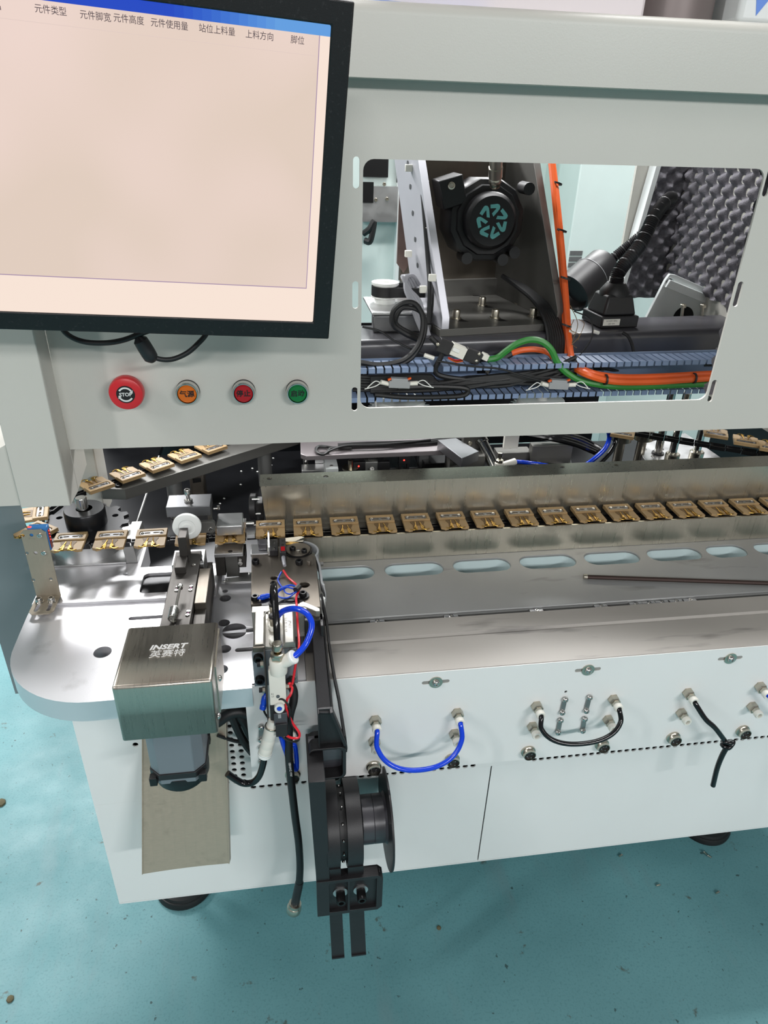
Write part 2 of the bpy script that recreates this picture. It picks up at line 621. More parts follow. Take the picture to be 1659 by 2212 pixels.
# rear post and rear frame seen inside
rp = MB().box((-0.375, 0.30, 0.625), (-0.322, 0.36, 1.2955))
part('rear_post', rp, 'enclosure', enc, bevel=0.002)

# ------------------------------------------------- things standing on the hood
bx = thing('tower_housing', 'pinkish white housing standing on top of the hood, cut off by the frame', 'housing', (0.25, 0.1, 1.361))
part('shell', MB().box((0.105, 0.03, 1.3615), (0.413, 0.24, 1.62)), mat('pinkish_white', (226, 218, 220), 0.4), bx, bevel=0.004)
q = MB()
for i in range(9):
    q.box((0.112 + i * 0.0035, 0.0292, 1.377), (0.1138 + i * 0.0035, 0.031, 1.40))
part('vent_slits', q, 'grey_plastic', bx)
part('blue_edge_film', MB().hexa([(0.092, 0.004, 1.3612), (0.22, 0.004, 1.3612), (0.24, 0.028, 1.3612), (0.092, 0.028, 1.3612), (0.092, 0.004, 1.3625), (0.22, 0.004, 1.3618), (0.24, 0.028, 1.3618), (0.092, 0.028, 1.369)]), 'blue_film', bx, label='pale blue film left on the hood edge')
solo('round_duct', MB().cyl((0.468, 0.10, 1.3612), (0.468, 0.10, 1.62), 0.056, n=48), mat('warm_grey_tube', (122, 112, 110), 0.42, 0.3),
     'warm grey round column standing between two white housings on the hood', 'duct')
cv = thing('white_cover', 'white cover with a blue triangular mark at the right end of the hood', 'cover', (0.6, 0.1, 1.361))
part('shell', MB().box((0.527, 0.035, 1.3655), (0.80, 0.25, 1.62)), 'bright_white', cv, bevel=0.006)
part('plinth', MB().box((0.532, 0.045, 1.3612), (0.79, 0.24, 1.3655)), 'black_plastic', cv)
c0, c1, c2 = PY(1629, 0, 0.0345), PY(1659, 0, 0.0345), PY(1633, 34, 0.0345)
part('blue_triangle', MB().plate(((0, 0.035, 0), (1, 0, 0), (0, 0, 1)), [(c2.x, c2.z), (c1.x + .01, c1.z + .012), (c0.x, c0.z + .012)], (), 0.0006), 'blue_film', cv, label='blue triangle print')

# =================================================================== BASE CABINET
base = thing('base_cabinet', 'white lower cabinet of the machine with perforated strip and two door panels', 'cabinet', (0.3, 0.0, 0.205))
YC = -0.17
DL = -0.2765
hs = []
for i in range(12):
    x = -0.2035 + i * 0.0117
    for k in range(11):
        z = 0.4545 + k * 0.0117
        if x < -0.19 and k > 2:
            continue
        hs.append(circ(x, z, 0.0036, 10))
hs.append(circ(-0.2075, 0.542, 0.0038, 10))
for i in range(12, 41):
    x = -0.2035 + i * 0.0117
    if x < 0.262:
        hs.append(circ(x, 0.4402, 0.0040, 12))
for i in range(62):
    x = 0.346 + i * 0.0112
    if x < 0.97:
        hs.append(circ(x, 0.4402, 0.0040, 12))
sk = MB().plate(((0, YC + 0.002, 0), (1, 0, 0), (0, 0, 1)), [(DL, 0.4352), (0.98, 0.4352), (0.98, 0.611), (DL, 0.611)], hs, 0.002)
part('front_skin', sk, 'base_paint', base)
part('door_panel', MB().box((DL, YC, 0.2165), (0.2803, YC + 0.002, 0.4351)), 'base_paint', base)
part('door_panel', MB().box((0.2822, YC, 0.2165), (0.98, YC + 0.002, 0.4351)), 'base_paint', base)
part('hole_dark_sheet', MB().box((DL + 0.004, YC + 0.012, 0.42), (0.97, YC + 0.014, 0.60)), 'black_rubber', base)  # black sheet added so the perforations look dark
part('inner_body', MB().box((DL + 0.004, YC + 0.06, 0.23), (0.97, 0.62, 0.60)), 'black_plate', base)
part('side_skin', MB().box((DL, YC + 0.002, 0.215), (DL + 0.002, 0.62, 0.60)), 'base_paint', base)
part('dark_floor_sheet', MB().box((-0.44, 0.145, 0.585), (DL - 0.0005, 0.695, 0.5995)), 'black_plate', base)  # added black sheet standing in for the dark inside beside the cabinet
part('bottom_pan', MB().box((DL, YC, 0.213), (0.98, 0.62, 0.216)), 'base_paint', base)
for fx in (-0.219, 0.829):
    q = MB().lathe((fx, -0.004, 0), (0, 0, 1), [(0.053, 0), (0.054, 0.006), (0.051, 0.013), (0.049, 0.0135), (0.047, 0.019), (0.022, 0.026), (0.014, 0.030), (0.010, 0.030), (0.010, 0.213)], 40)
    part('levelling_foot', q, 'black_rubber', base)
# darker grey panel on the far left behind the table plate
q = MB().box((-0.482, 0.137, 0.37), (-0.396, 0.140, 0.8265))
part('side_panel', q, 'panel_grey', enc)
part('dark_backdrop', MB().box((-0.42, 0.70, 0.55), (0.14, 0.704, 0.99)), 'black_plate', enc)  # black sheets added as a backdrop where the interior is unlit
part('dark_backdrop', MB().box((0.1401, 0.74, 0.55), (0.80, 0.744, 0.86)), 'black_plate', enc)
part('dark_backdrop', MB().box((0.985, 0.52, 0.30), (1.6, 0.524, 0.86)), 'black_plate', enc)

# =================================================================== TABLE PLATE (left, rounded corner)
tp = thing('table_plate', 'thick white table plate with rounded left corner and round holes', 'plate', (-0.2, -0.1, 0.624))
ZT = 0.654
out = [(-0.357, 0.14), (-0.357, -0.03), (-0.3555, -0.07)]
for i in range(15):
    a = PI + (PI / 2) * (i / 14)
    out.append((-0.2385 + 0.116 * math.cos(a), -0.092 + 0.1135 * math.sin(a)))
out += [(-0.051, -0.2035), (-0.051, -0.1955), (0.0145, -0.1955), (0.0145, 0.022), (-0.10, 0.022), (-0.10, 0.072), (-0.222, 0.072), (-0.222, 0.14)]
big = circ(-0.076, -0.091, 0.0165, 28)
keyh = [p for p in big if not (p[0] > -0.062 and abs(p[1] + 0.091) < 0.0055)]
ins = next(i for i in range(len(keyh)) if keyh[i][0] > -0.0625 and keyh[i][1] > -0.091 and True)
keyh = sorted(keyh, key=lambda p: math.atan2(p[1] + 0.091, p[0] + 0.076))
keyh = keyh + [(-0.040, -0.0865), (-0.040, -0.0955)]
th = [circ(-0.241, -0.116, 0.0112, 24), keyh, circ(-0.0925, -0.015, 0.0080), circ(-0.091, -0.072, 0.0078), circ(-0.087, -0.127, 0.0080), circ(-0.0895, -0.166, 0.0085),
      slot(-0.178, -0.0485, 0.085, 0.0075), slot(-0.056, -0.131, 0.036, 0.0075), circ(-0.0935, 0.003, 0.0042, 10)]
part('top_slab', MB().plate(XY(ZT - 0.030), out, th, 0.030), ['plate_paint'], tp, bevel=0.0008, seg=1)
# raised rear strip with pocket
ro = [(-0.356, 0.14), (-0.356, -0.008), (-0.105, -0.014), (-0.105, 0.072), (-0.222, 0.072), (-0.222, 0.14)]
pk = rrect(-0.214, 0.003, -0.140, 0.054, 0.008)
part('raised_strip', MB().plate(XY(ZT), ro, [pk, circ(-0.241, 0.055, 0.003, 10)], 0.005), 'plate_paint', tp, bevel=0.0006, seg=1)
part('pocket_floor', MB().box((-0.216, 0.001, ZT - 0.012), (-0.138, 0.056, ZT + 0.0005)), 'black_plate', tp)

# =================================================================== DECK AND RAILS
dk = thing('table_deck', 'long grey painted deck with a row of slotted holes and a front rail', 'deck', (0.4, -0.1, 0.6))
X0, X1 = 0.02, 0.98
so = []
for i in range(8):
    cx = 0.083 + i * 0.1077
    L = 0.091
    if i == 6:
        cx, L = 0.714, 0.068
    elif i == 7:
        cx, L = 0.80, 0.068
    if i == 8:
        continue
    so.append(slot(cx, 0.0265, L, 0.0355))
part('deck_sheet', MB().plate(XY(0.6545), [(X0, -0.087), (X1, -0.087), (X1, 0.075), (X0, 0.075)], so, 0.0035), 'rail_paint_b', dk, bevel=0.001, seg=1)
part('deck_lip', MB().box((X0, -0.0868, 0.6452), (X1, -0.081, 0.6544)), 'rail_paint_b', dk)
for s_ in so:
    cx = (min(a[0] for a in s_) + max(a[0] for a in s_)) / 2
    hw = (max(a[0] for a in s_) - min(a[0] for a in s_)) / 2
    wall = rrect(cx - hw - .002, 0.0067, cx + hw + .002, 0.0463, 0.0195, 6)
    part('slot_liner', MB().plate(XY(0.614), wall, [s_], 0.0402), 'hole_paint', dk)
# front rail profile (y, z)
rp_ = [(-0.1995, 0.612), (-0.1995, 0.6535), (-0.1985, 0.6545), (-0.1335, 0.6545), (-0.1315, 0.658), (-0.098, 0.658), (-0.097, 0.657), (-0.097, 0.645), (-0.080, 0.645), (-0.080, 0.612)]
part('front_rail', MB().plate(((X0 - 0.005, 0, 0), (0, 1, 0), (0, 0, 1)), rp_, (), X1 - X0), 'rail_paint', dk)
for px, py in ((815, 1342), (975, 1332), (1160, 1321), (1300, 1312), (1376, 1307), (1403, 1304), (1432, 1303), (1462, 1300), (1492, 1298)):
    c = PZ(px, py, 0.654)
    q = MB().box((c.x - 0.010, -0.0962, 0.6455), (c.x + 0.010, -0.0872, 0.6545))
    nb = part('slot_nut', q, 'alu', dk, bevel=0.0005)
    part('set_screw', MB().socket_screw((c.x, -0.0917, 0.6535), (0, 0, 1), 0.0030, 0.0025), 'chrome', nb)

# =================================================================== SOCKET PANEL
sp = thing('connection_panel', 'white sheet metal panel below the deck carrying air fittings and round power sockets', 'panel', (0.4, -0.2, 0.478))
YS = -0.2
ear = []
for x in (0.178, 0.382, 0.585):
    ear.append(slot(x, 0.6365, 0.036, 0.0055, False))
ear.append(circ(0.3575, 0.6005, 0.0022, 8))
part('sheet', MB().plate(((0, YS + 0.0015, 0), (1, 0, 0), (0, 0, 1)), [(-0.0605, 0.478), (0.98, 0.478), (0.98, 0.6537), (-0.0605, 0.6537)], ear, 0.0015), 'base_paint', sp)
for x in (0.178, 0.382, 0.585):
    w = part('washer', MB().ring((x, YS - 0.0014, 0.6365), (0, 1, 0), 0.0088, 0.0035, 0.0014, 24), 'nickel', sp)
    part('dome_screw', MB().dome((x, YS - 0.0014, 0.6365), (0, -1, 0), 0.0050, 0.0042), 'chrome', w)


def fitting(x, z, plugged):
    b = MB().lathe((x, YS, z), (0, -1, 0), [(0.0078, 0), (0.0080, 0.001)], 6, phase=0.3)
    b.lathe((x, YS - 0.001, z), (0, -1, 0), [(0.0078, 0), (0.0078, 0.007), (0.0066, 0.0085), (0.0058, 0.0085), (0.0058, 0.013)], 6, phase=0.3)
    f = part('air_fitting', b, 'nickel', sp)
    c = MB().lathe((x, YS - 0.0135, z), (0, -1, 0), [(0.0052, 0), (0.0062, 0.001), (0.0062, 0.0055), (0.0055, 0.0068), (0.0034, 0.0068), (0.0030, 0.0005), (0, 0)], 20)
    part('release_collar', c, 'white_plastic', f, label='white collar')


def power_socket(x, z):
    b = MB().lathe((x, YS, z), (0, -1, 0), [(0.0103, 0), (0.0103, 0.0022), (0.0092, 0.0028), (0.0086, 0.0034), (0.0089, 0.0042), (0.0085, 0.0050), (0.0089, 0.0058), (0.0085, 0.0066), (0.0089, 0.0074), (0.0086, 0.0095), (0.0078, 0.0098), (0.0076, 0.0050)], 28, cap=False)
    f = part('power_socket', b, 'nickel', sp)
    part('insulator', MB().cyl((x, YS - 0.0008, z), (x, YS - 0.0064, z), 0.0078, n=20), 'black_plastic', f)
    q = MB()
    for a in (90, 210, 330):
        px, pz = x + 0.0042 * math.cos(math.radians(a + 90)), z + 0.0042 * math.sin(math.radians(a + 90))
        q.lathe((px, YS - 0.0064, pz), (0, -1, 0), [(0.0011, 0), (0.0011, 0.0025), (0.0007, 0.0032)], 8)
    part('pins', q, 'chrome', f)


STX = [-0.0075 + 0.1088 * i for i in range(8)]
for i, x in enumerate(STX):
    fitting(x, 0.581, True)
    fitting(x - 0.0005, 0.5435, False)
    power_socket(x, 0.4945)


def link_bar(x0, z0, x1, z1):
    a, b = Vector((x0, YS, z0)), Vector((x1, YS, z1))
    u = (b - a).normalized()
    v = Vector((u.z, 0, -u.x))
    q = MB().obox((a + b) / 2 - Vector((0, 0.0012, 0)), u * ((b - a).length / 2), v * 0.0032, Vector((0, 0.0010, 0)))
    bar = part('link_bar', q, 'alu_dull', sp)
    for c in (a, b):
        part('dome_screw', MB().dome(c - Vector((0, 0.0022, 0)), (0, -1, 0), 0.0045, 0.0040), 'chrome', bar)


for a in ((0.3575, 0.589, 0.357, 0.5655), (0.357, 0.551, 0.357, 0.528), (0.392, 0.589, 0.3915, 0.5645), (0.392, 0.5495, 0.393, 0.527), (-0.0435, 0.587, -0.045, 0.565), (-0.0455, 0.551, -0.0465, 0.525)):
    link_bar(*a)

# =================================================================== CONVEYOR TROUGH
tr = thing('conveyor_trough', 'brushed stainless guide trough running the length of the machine', 'trough', (0.4, 0.09, 0.65))
part('front_wall', MB().box((-0.03, 0.0585, 0.6585), (0.98, 0.0615, 0.7035)), 'stainless', tr)
part('trough_floor', MB().box((-0.03, 0.0615, 0.694), (0.98, 0.112, 0.697)), 'dark_steel', tr)
part('chain_groove', MB().box((-0.03, 0.094, 0.697), (0.98, 0.099, 0.6985)), 'black_oxide', tr)
part('back_wall', MB().hexa([(-0.031, 0.112, 0.694), (0.98, 0.112, 0.694), (0.98, 0.114, 0.694), (-0.031, 0.114, 0.694),
                             (-0.0375, 0.112, 0.7665), (0.98, 0.112, 0.7665), (0.98, 0.114, 0.7665), (-0.0375, 0.114, 0.7665)]), 'stainless', tr)
fo = [(-0.036, 0.1105), (0.98, 0.1105), (0.98, 0.152), (-0.0385, 0.152), (-0.0385, 0.1135)]
part('top_flange', MB().plate(XY(0.7665), fo, [circ(-0.024, 0.136, 0.0042, 14), circ(0.064, 0.136, 0.0042, 14), circ(0.455, 0.138, 0.0042, 14), circ(0.55, 0.138, 0.0042, 14)], 0.002), 'stainless', tr)

# =================================================================== CHAIN CONVEYOR
ORD = ['zeroth', 'first', 'second', 'third', 'fourth', 'fifth', 'sixth', 'seventh', 'eighth', 'ninth', 'tenth', 'eleventh', 'twelfth', 'thirteenth', 'fourteenth', 'fifteenth', 'sixteenth', 'seventeenth', 'eighteenth']
ZC = 0.705      # underside of the clips


def clip_proto():
    """carrier clip, 44 x 48 mm, origin at the middle of its underside, jaws towards -y"""
    t = thing('carrier_clip', None, None, (0, 0, 0))
    W, D = 0.022, 0.024
    b = MB().plate(((0, 0, 0), (1, 0, 0), (0, 1, 0)), [(-W, -D + .004), (-W * 0.82, -D + .002), (-W * .72, -D), (-0.010, -D + .002), (-0.0095, -D + 0.005), (0.0095, -D + 0.005), (0.010, -D + .002), (W * .72, -D), (W, -D + .001), (W, D), (-W, D)], (), 0.0042)
    b.plate(((0, 0, 0.0042), (1, 0, 0), (0, 1, 0)), [(-W, 0.0025), (W, 0.0025), (W, D), (-W, D)], [rrect(-0.0175, 0.0065, 0.0175, 0.0185, 0.003, 3)], 0.0022)
    part('body', b, 'tan', t, bevel=0.0004, seg=1)
    s_ = part('slot_plate', MB().plate(((0, 0, 0.0043), (1, 0, 0), (0, 1, 0)), rrect(-0.0168, 0.0078, 0.0168, 0.0172, 0.004, 3), [slot(-0.0065, 0.0125, 0.009, 0.0034, n=3), slot(0.0065, 0.0125, 0.009, 0.0034, n=3)], 0.0012), 'grey_anod', t)
    for x in (-0.0135, 0.0135):
        part('screw', MB().socket_screw((x, 0.0125, 0.0055), (0, 0, 1), 0.0022, 0.0016), 'chrome', s_)
    part('jaw_recess', MB().plate(((0, 0, 0.0042), (1, 0, 0), (0, 1, 0)), [(-0.0115, -0.002), (-0.0105, 0.001), (0.0105, 0.001), (0.0115, -0.002), (0.0085, -0.010), (0.0095, -0.018), (0.0035, -0.0185), (0.0028, -0.012), (-0.0028, -0.012), (-0.0035, -0.0185), (-0.0095, -0.018), (-0.0085, -0.010)], (), 0.0005), 'tan_dark', t)
    for sx in (-1, 1):
        j = MB()
        j.tube([(sx * 0.0035, -0.0015, 0.0050), (sx * 0.0045, -0.010, 0.0054), (sx * 0.0065, -0.0175, 0.0056), (sx * 0.0052, -0.0235, 0.0056), (sx * 0.009, -0.0265, 0.0052), (sx * 0.0150, -0.0235, 0.0048)], 0.0008, 6, 3)
        j.lathe((sx * 0.0065, -0.020, 0.0042), (0, 0, 1), [(0.0022, 0), (0.0022, 0.0018), (0.0014, 0.0024), (0, 0.0024)], 8)
        j.box((sx * 0.0042 - 0.0012, -0.0245, 0.0035), (sx * 0.0042 + 0.0012, -0.012, 0.0058))
        part('jaw', j, 'brass', t, label='brass gripping jaw')
    return t


CLIP = clip_proto()
clip_used = []


def place_clip(x, y, rz, label, group, z=ZC):
    o = CLIP if not clip_used else copy_tree(CLIP)
    clip_used.append(o)
    o.location = (x, y, z)
    o.rotation_euler = (0, 0, rz)
    return tag(o, label, 'clip', group)


XL = [-0.3165 + 0.0578 * k for k in range(5)]
for k, x in enumerate(XL):
    lab = ['tan carrier clip right beside the perforated steel sensor bracket', 'tan carrier clip second to the right of the sensor bracket',
           'tan carrier clip just left of the silver clamp block with the white wheel', 'tan carrier clip half hidden behind the white nylon wheel', 'tan carrier clip gripped under the small silver block'][k]
    place_clip(x, 0.073, math.radians(1.5), lab, 'carrier clips on the left part of the chain')
for i in range(17):
    x = -0.0255 + 0.0571 * i
    lab = 'tan carrier clip at the left end of the steel trough, half behind the feeder blade' if i == 0 else 'tan carrier clip in the steel trough, %s right of feeder blade' % ORD[i]
    place_clip(x, 0.0825, 0, lab, 'carrier clips in the steel trough')
place_clip(-0.394, 0.166, math.radians(-78), 'tan carrier clip turned sideways below the white corner pillar', 'carrier clips on the left part of the chain')
place_clip(-0.373, 0.107, math.radians(-36), 'tan carrier clip hidden mostly behind the top of the sensor bracket', 'carrier clips on the left part of the chain')
for i in range(5):
    t = i / 4
    lab = 'tan carrier clip on the dark diagonal bar, %s from its left end' % ORD[i + 1]
    place_clip(-0.318 + t * 0.180, 0.262 + t * 0.146, math.radians(39 + 180), lab, 'carrier clips on the diagonal bar', ZC)
for i in range(4):
    px, py = ((1345, 938), (1545, 938), (1610, 955), (1665, 968))[i]
    c = PZ(px, py, 0.74)
    place_clip(c.x, c.y, math.radians(150), 'tan carrier clip in the dark gap under the panel at right, %s from the left' % ORD[i + 1], 'carrier clips returning at the right rear', 0.74)

ch = thing('drive_chain', 'dark roller chain carrying the tan clips along the machine', 'chain', (-0.2, 0.09, 0.695))


def chain_run(pts, w=0.0055, z=0.6985):
    """links laid along a line in plan"""
    tot = 0
    for a, b in zip(pts, pts[1:]):
        a, b = Vector((*a, z)), Vector((*b, z))
        L = (b - a).length
        n = max(1, round(L / 0.0285))
        u = (b - a).normalized()
        v = Vector((-u.y, u.x, 0))
        for i in range(n):
            c = a + (b - a) * ((i + 0.5) / n)
            q = MB()
            for s in (-1, 1):
                ww = w if i % 2 else w * 0.7
                q.obox(c + v * s * ww, u * 0.0135, v * 0.0009, Vector((0, 0, 0.0035)))
            q.cyl(c - u * 0.010 - v * w, c - u * 0.010 + v * w, 0.0026, n=8)
            part('link', q, 'black_oxide', ch)
            tot += 1


chain_run([(-0.345, 0.079), (0.90, 0.088)])
chain_run([(-0.345, 0.079), (-0.373, 0.105), (-0.383, 0.165), (-0.358, 0.235), (-0.31, 0.275), (-0.10, 0.445)])
pa, pb = PZ(1310, 925, 0.73), PZ(1670, 985, 0.73)
chain_run([(pa.x, pa.y), (pb.x, pb.y)], 0.009, 0.73)

# sprocket, hub, drum
sr = thing('chain_sprocket', 'black toothed wheel with round hub at the left turn of the chain', 'sprocket', (-0.31, 0.137, 0.69))
teeth = []
R0 = 0.066
for i in range(14):
    for da, r in ((-0.30, R0 - 0.008), (-0.16, R0), (0.16, R0), (0.30, R0 - 0.008)):
        a = 2 * PI * (i + da) / 14
        teeth.append((-0.310 + r * math.cos(a), 0.137 + r * math.sin(a)))
part('toothed_disc', MB().plate(XY(0.6975), teeth, [circ(-0.268, 0.158, 0.005, 12), circ(-0.352, 0.158, 0.005, 12), circ(-0.31, 0.183, 0.005, 12)], 0.006), 'black_plate', sr)
part('hub', MB().lathe((-0.306, 0.137, 0.7035), (0, 0, 1), [(0.030, 0), (0.030, 0.024), (0.0285, 0.026), (0.012, 0.026)], 36, cap=False), 'black_plate', sr)
part('axle', MB().lathe((-0.308, 0.137, 0.70), (0, 0, 1), [(0.0085, 0), (0.0085, 0.047), (0.0075, 0.0485)], 24), 'chrome', sr)
dr = thing('bearing_drum', 'round satin aluminium drum standing under the left chain turn', 'drum', (-0.31, 0.137, 0.659))
part('drum_body', MB().lathe((-0.311, 0.137, 0.6592), (0, 0, 1), [(0.0525, 0), (0.0525, 0.033), (0.0515, 0.0345)], 56), 'alu', dr)
part('mount_block', MB().box((-0.372, 0.083, 0.6592), (-0.245, 0.20, 0.6625)), 'alu', dr, bevel=0.0006)
part('side_rib', MB().hexa([(-0.245, 0.085, 0.6592), (-0.228, 0.085, 0.6592), (-0.226, 0.16, 0.6592), (-0.243, 0.16, 0.6592), (-0.247, 0.085, 0.69), (-0.231, 0.085, 0.69), (-0.229, 0.16, 0.69), (-0.245, 0.16, 0.69)]), 'alu_dull', dr, bevel=0.0006)

# diagonal bar
u = Vector((0.815, 0.58, 0)).normalized()
v = Vector((-u.y, u.x, 0))
P = PZ(269, 1057, 0.699)
bar = MB()
L = 0.40
a0 = P
a1 = P + u * L
b1 = a1 + v * 0.050
b0 = P + v * 0.050 + u * 0.03
e0 = P + Vector((-0.040, 0.006, 0))
bar.plate(((0, 0, 0.679), (1, 0, 0), (0, 1, 0)), [(e0.x, e0.y), (a0.x, a0.y), (a1.x, a1.y), (b1.x, b1.y), (b0.x, b0.y)], (), 0.020)
db = thing('diagonal_bar', 'dark grey machined bar carrying clips diagonally into the machine', 'bar', (a0.x, a0.y, 0.60))
part('bar_body', bar, 'bar_anod', db, bevel=0.0006)
part('cap_screw', MB().socket_screw(P + Vector((-0.012, 0.014, 0.0)), (0, 0, 1), 0.006, 0.003), 'black_oxide', db)
for t in (0.10, 0.30):
    c = P + u * t + v * 0.02
    part('support_post', MB().cyl((c.x, c.y, 0.6015), (c.x, c.y, 0.679), 0.014, n=24), 'alu_dull', db)

# =================================================================== SENSOR BRACKET
sb = thing('sensor_bracket', 'upright perforated steel bracket with a blue sensor on the left end of the table', 'bracket', (-0.335, 0.0, ZT + 0.006))
F = 0.006
fl_, fr_ = PY(42, 1148, F), PY(96, 1144, F)
xb0, xb1 = -0.3525, -0.3205
zt_ = 0.7695
zb_ = 0.668
lean = 0.0005
hl = []
for px, py in ((49, 1157), (68, 1156), (58, 1195), (77, 1194), (72, 1253), (110, 1251)):
    c = PY(px, py, F)
    hl.append(circ(c.x, c.z, 0.0025, 12))
sheet = MB().plate(((0, F + 0.0015, 0), (1, 0, 0), (0, 0, 1)), [(xb0, zb_ - 0.006), (xb1, zb_ - 0.006), (xb1 + lean, zt_ - 0.005), (xb1 - 0.005, zt_), (xb0 + 0.005, zt_), (xb0 + lean, zt_ - 0.005)], hl, 0.0015)
part('upright', sheet, 'bracket_steel', sb)
ft = [(xb0, F + 0.0015), (xb1, F + 0.0015), (xb1, -0.030), (xb1 - 0.005, -0.0355), (xb0 + 0.005, -0.0355), (xb0, -0.030)]
part('foot', MB().plate(XY(0.6602), ft[::-1], [slot(-0.3445, -0.019, 0.022, 0.0055, True), slot(-0.3285, -0.019, 0.022, 0.0055, True)], 0.0018), 'bracket_steel', sb)
for x in (-0.3445, -0.3285):
    w = part('washer', MB().ring((x, -0.0085, 0.662), (0, 0, 1), 0.0058, 0.002, 0.0014), 'chrome', sb)
    part('cap_screw', MB().socket_screw((x, -0.0085, 0.6634), (0, 0, 1), 0.0045, 0.0058), 'chrome', w)
for px, py in ((86, 1156), (95, 1194)):
    c = PY(px, py, F)
    part('sensor_screw', MB().socket_screw((c.x, F, c.z), (0, -1, 0), 0.0034, 0.002), 'chrome', sb)
s0 = part('sensor_housing', MB().box((xb0 + 0.009, F + 0.002, 0.735), (xb1 + 0.0018, F + 0.013, 0.7712)), 'blue_sensor', sb, bevel=0.0012, label='blue sensor housing')
part('lens_strip', MB().box((xb1 + 0.0016, F + 0.003, 0.738), (xb1 + 0.0026, F + 0.009, 0.766)), mat('dark_red_lens', (120, 20, 26), 0.2), s0, label='dark red lens strip')
q = MB()
for i in range(4):
    q.lathe((xb1 + 0.0026, F + 0.0055, 0.764 - i * 0.0045), (1, 0, 0), [(0.0009, 0), (0.0006, 0.0005), (0, 0.0006)], 8)
q.box((xb0 + 0.010, F + 0.003, 0.7710), (xb0 + 0.014, F + 0.006, 0.7719))
tag(part('indicator', q, 'led_red', s0, label='glowing red indicators'), kind='stuff')

# =================================================================== WHEEL PUSHER AND GUIDE RAIL (left)
gr = thing('guide_rail', 'dark steel slide rail running from the clips towards the stainless motor cover', 'rail', (-0.135, -0.1, ZT + 0.006))
xr0, xr1 = -0.153, -0.1185
part('rail_base', MB().box((-0.157, -0.196, ZT + 0.0055), (-0.108, 0.012, 0.700)), 'dark_steel', gr, bevel=0.0006)
part('rail_top', MB().box((xr0, -0.196, 0.700), (xr1, -0.010, 0.7335)), 'dark_steel', gr, bevel=0.0008)
part('side_gib', MB().box((-0.1180, -0.130, 0.700), (-0.1035, -0.052, 0.7315)), 'tool_steel', gr, bevel=0.0008, label='lighter ground steel side block')
part('side_gib', MB().box((-0.1180, -0.196, 0.700), (-0.1035, -0.1305, 0.7225)), 'dark_steel', gr, bevel=0.0008)
for px, py in ((384, 1268), (381, 1276), (413, 1267), (411, 1275), (374, 1322), (372, 1329), (407, 1321), (405, 1329), (418, 1221)):
    c = PZ(px, py, 0.7335)
    sc_ = part('set_screw', MB().socket_screw((c.x, c.y, 0.7332), (0, 0, 1), 0.0026, 0.0016), 'chrome', gr)
for (ax, ay), (bx_, by) in (((384, 1268), (381, 1276)), ((413, 1267), (411, 1275)), ((374, 1322), (372, 1329)), ((407, 1321), (405, 1329))):
    a, b = PZ(ax, ay, 0.7337), PZ(bx_, by, 0.7337)
    part('paint_mark', MB().obox((a + b) / 2, (b - a) * 0.3, Vector((0.0007, 0, 0)), Vector((0, 0, 0.0003))), 'pink_ink', gr, label='pink paint mark across two screws')
# screw with spring
pin = thing('spring_pin', 'thin steel pin with a coil spring standing on the dark rail', 'pin', (-0.14, -0.165, 0.7335))
pa, pb = PZ(373, 1346, 0.7350), PY(378, 1284, -0.125)
pb = Vector((pa.x + 0.004, pa.y + 0.052, pa.z + 0.013))
ax = (pb - pa).normalized()
part('shaft', MB().cyl(pa, pb, 0.0017, n=10), 'chrome', pin)
part('head', MB().socket_screw(pb, ax, 0.0036, 0.005), 'chrome', pin)
hel = []
e1 = ax.orthogonal().normalized()
e2 = ax.cross(e1)
for i in range(8 * 12 + 1):
    t = i / 12
    hel.append(pa + ax * (0.001 + 0.0021 * t) + (e1 * math.cos(2 * PI * t) + e2 * math.sin(2 * PI * t)) * 0.0052 + Vector((0, 0, 0.004)))
part('spring', MB().tube(hel, 0.0007, 6, 1), 'chrome', pin)
part('latch_pin', MB().tube([pa + ax * 0.010, pa + ax * 0.017 + Vector((0.0060, 0, 0.001))], 0.0011, 6, 1), 'chrome', pin)

wp = thing('wheel_pusher', 'dark steel upright lever with a white nylon wheel above the rail', 'lever', (-0.14, 0.0, 0.7335))
part('clevis', MB().box((-0.1565, -0.036, 0.7015), (-0.114, 0.002, 0.7285)), 'alu', wp, bevel=0.0008, label='silver block with two recessed screws')
q = MB()
for x in (-0.149, -0.121):
    q.ring((x, -0.026, 0.7285), (0, 0, 1), 0.0043, 0.0022, 0.0004, 16)
    q.lathe((x, -0.026, 0.7285), (0, 0, 1), [(0.0021, 0), (0.0021, 0.0008), (0, 0.0009)], 10)
part('recessed_screws', q, 'black_oxide', wp)
part('lower_pad', MB().box((-0.1475, -0.0655, 0.7335), (-0.1335, -0.0365, 0.7435)), 'dark_steel', wp, bevel=0.0006)
lv = MB()
lv.box((-0.1435, -0.038, 0.7285), (-0.1325, -0.012, 0.772))
part('lever_arm', lv, 'dark_steel', wp, bevel=0.0006)
c = Vector((-0.1375, -0.0365, 0.7435))
part('arm_screw', MB().lathe((-0.138, -0.0385, 0.742), (0, -0.3, 1), [(0.0055, 0), (0.0055, 0.0015), (0.0035, 0.0016), (0.003, 0.0006), (0, 0.0006)], 16), 'black_oxide', wp)
wc = PY(404, 1137, 0.0)
part('wheel', MB().lathe((wc.x, 0.004, wc.z), (0, -1, 0), [(0.0155, 0), (0.0190, 0.0008), (0.0192, 0.0062), (0.0180, 0.0070), (0.0115, 0.0070), (0.0105, 0.0062), (0.005, 0.0062), (0.0048, 0.0078), (0, 0.0078)], 40), 'white_nylon', wp, label='white nylon wheel')

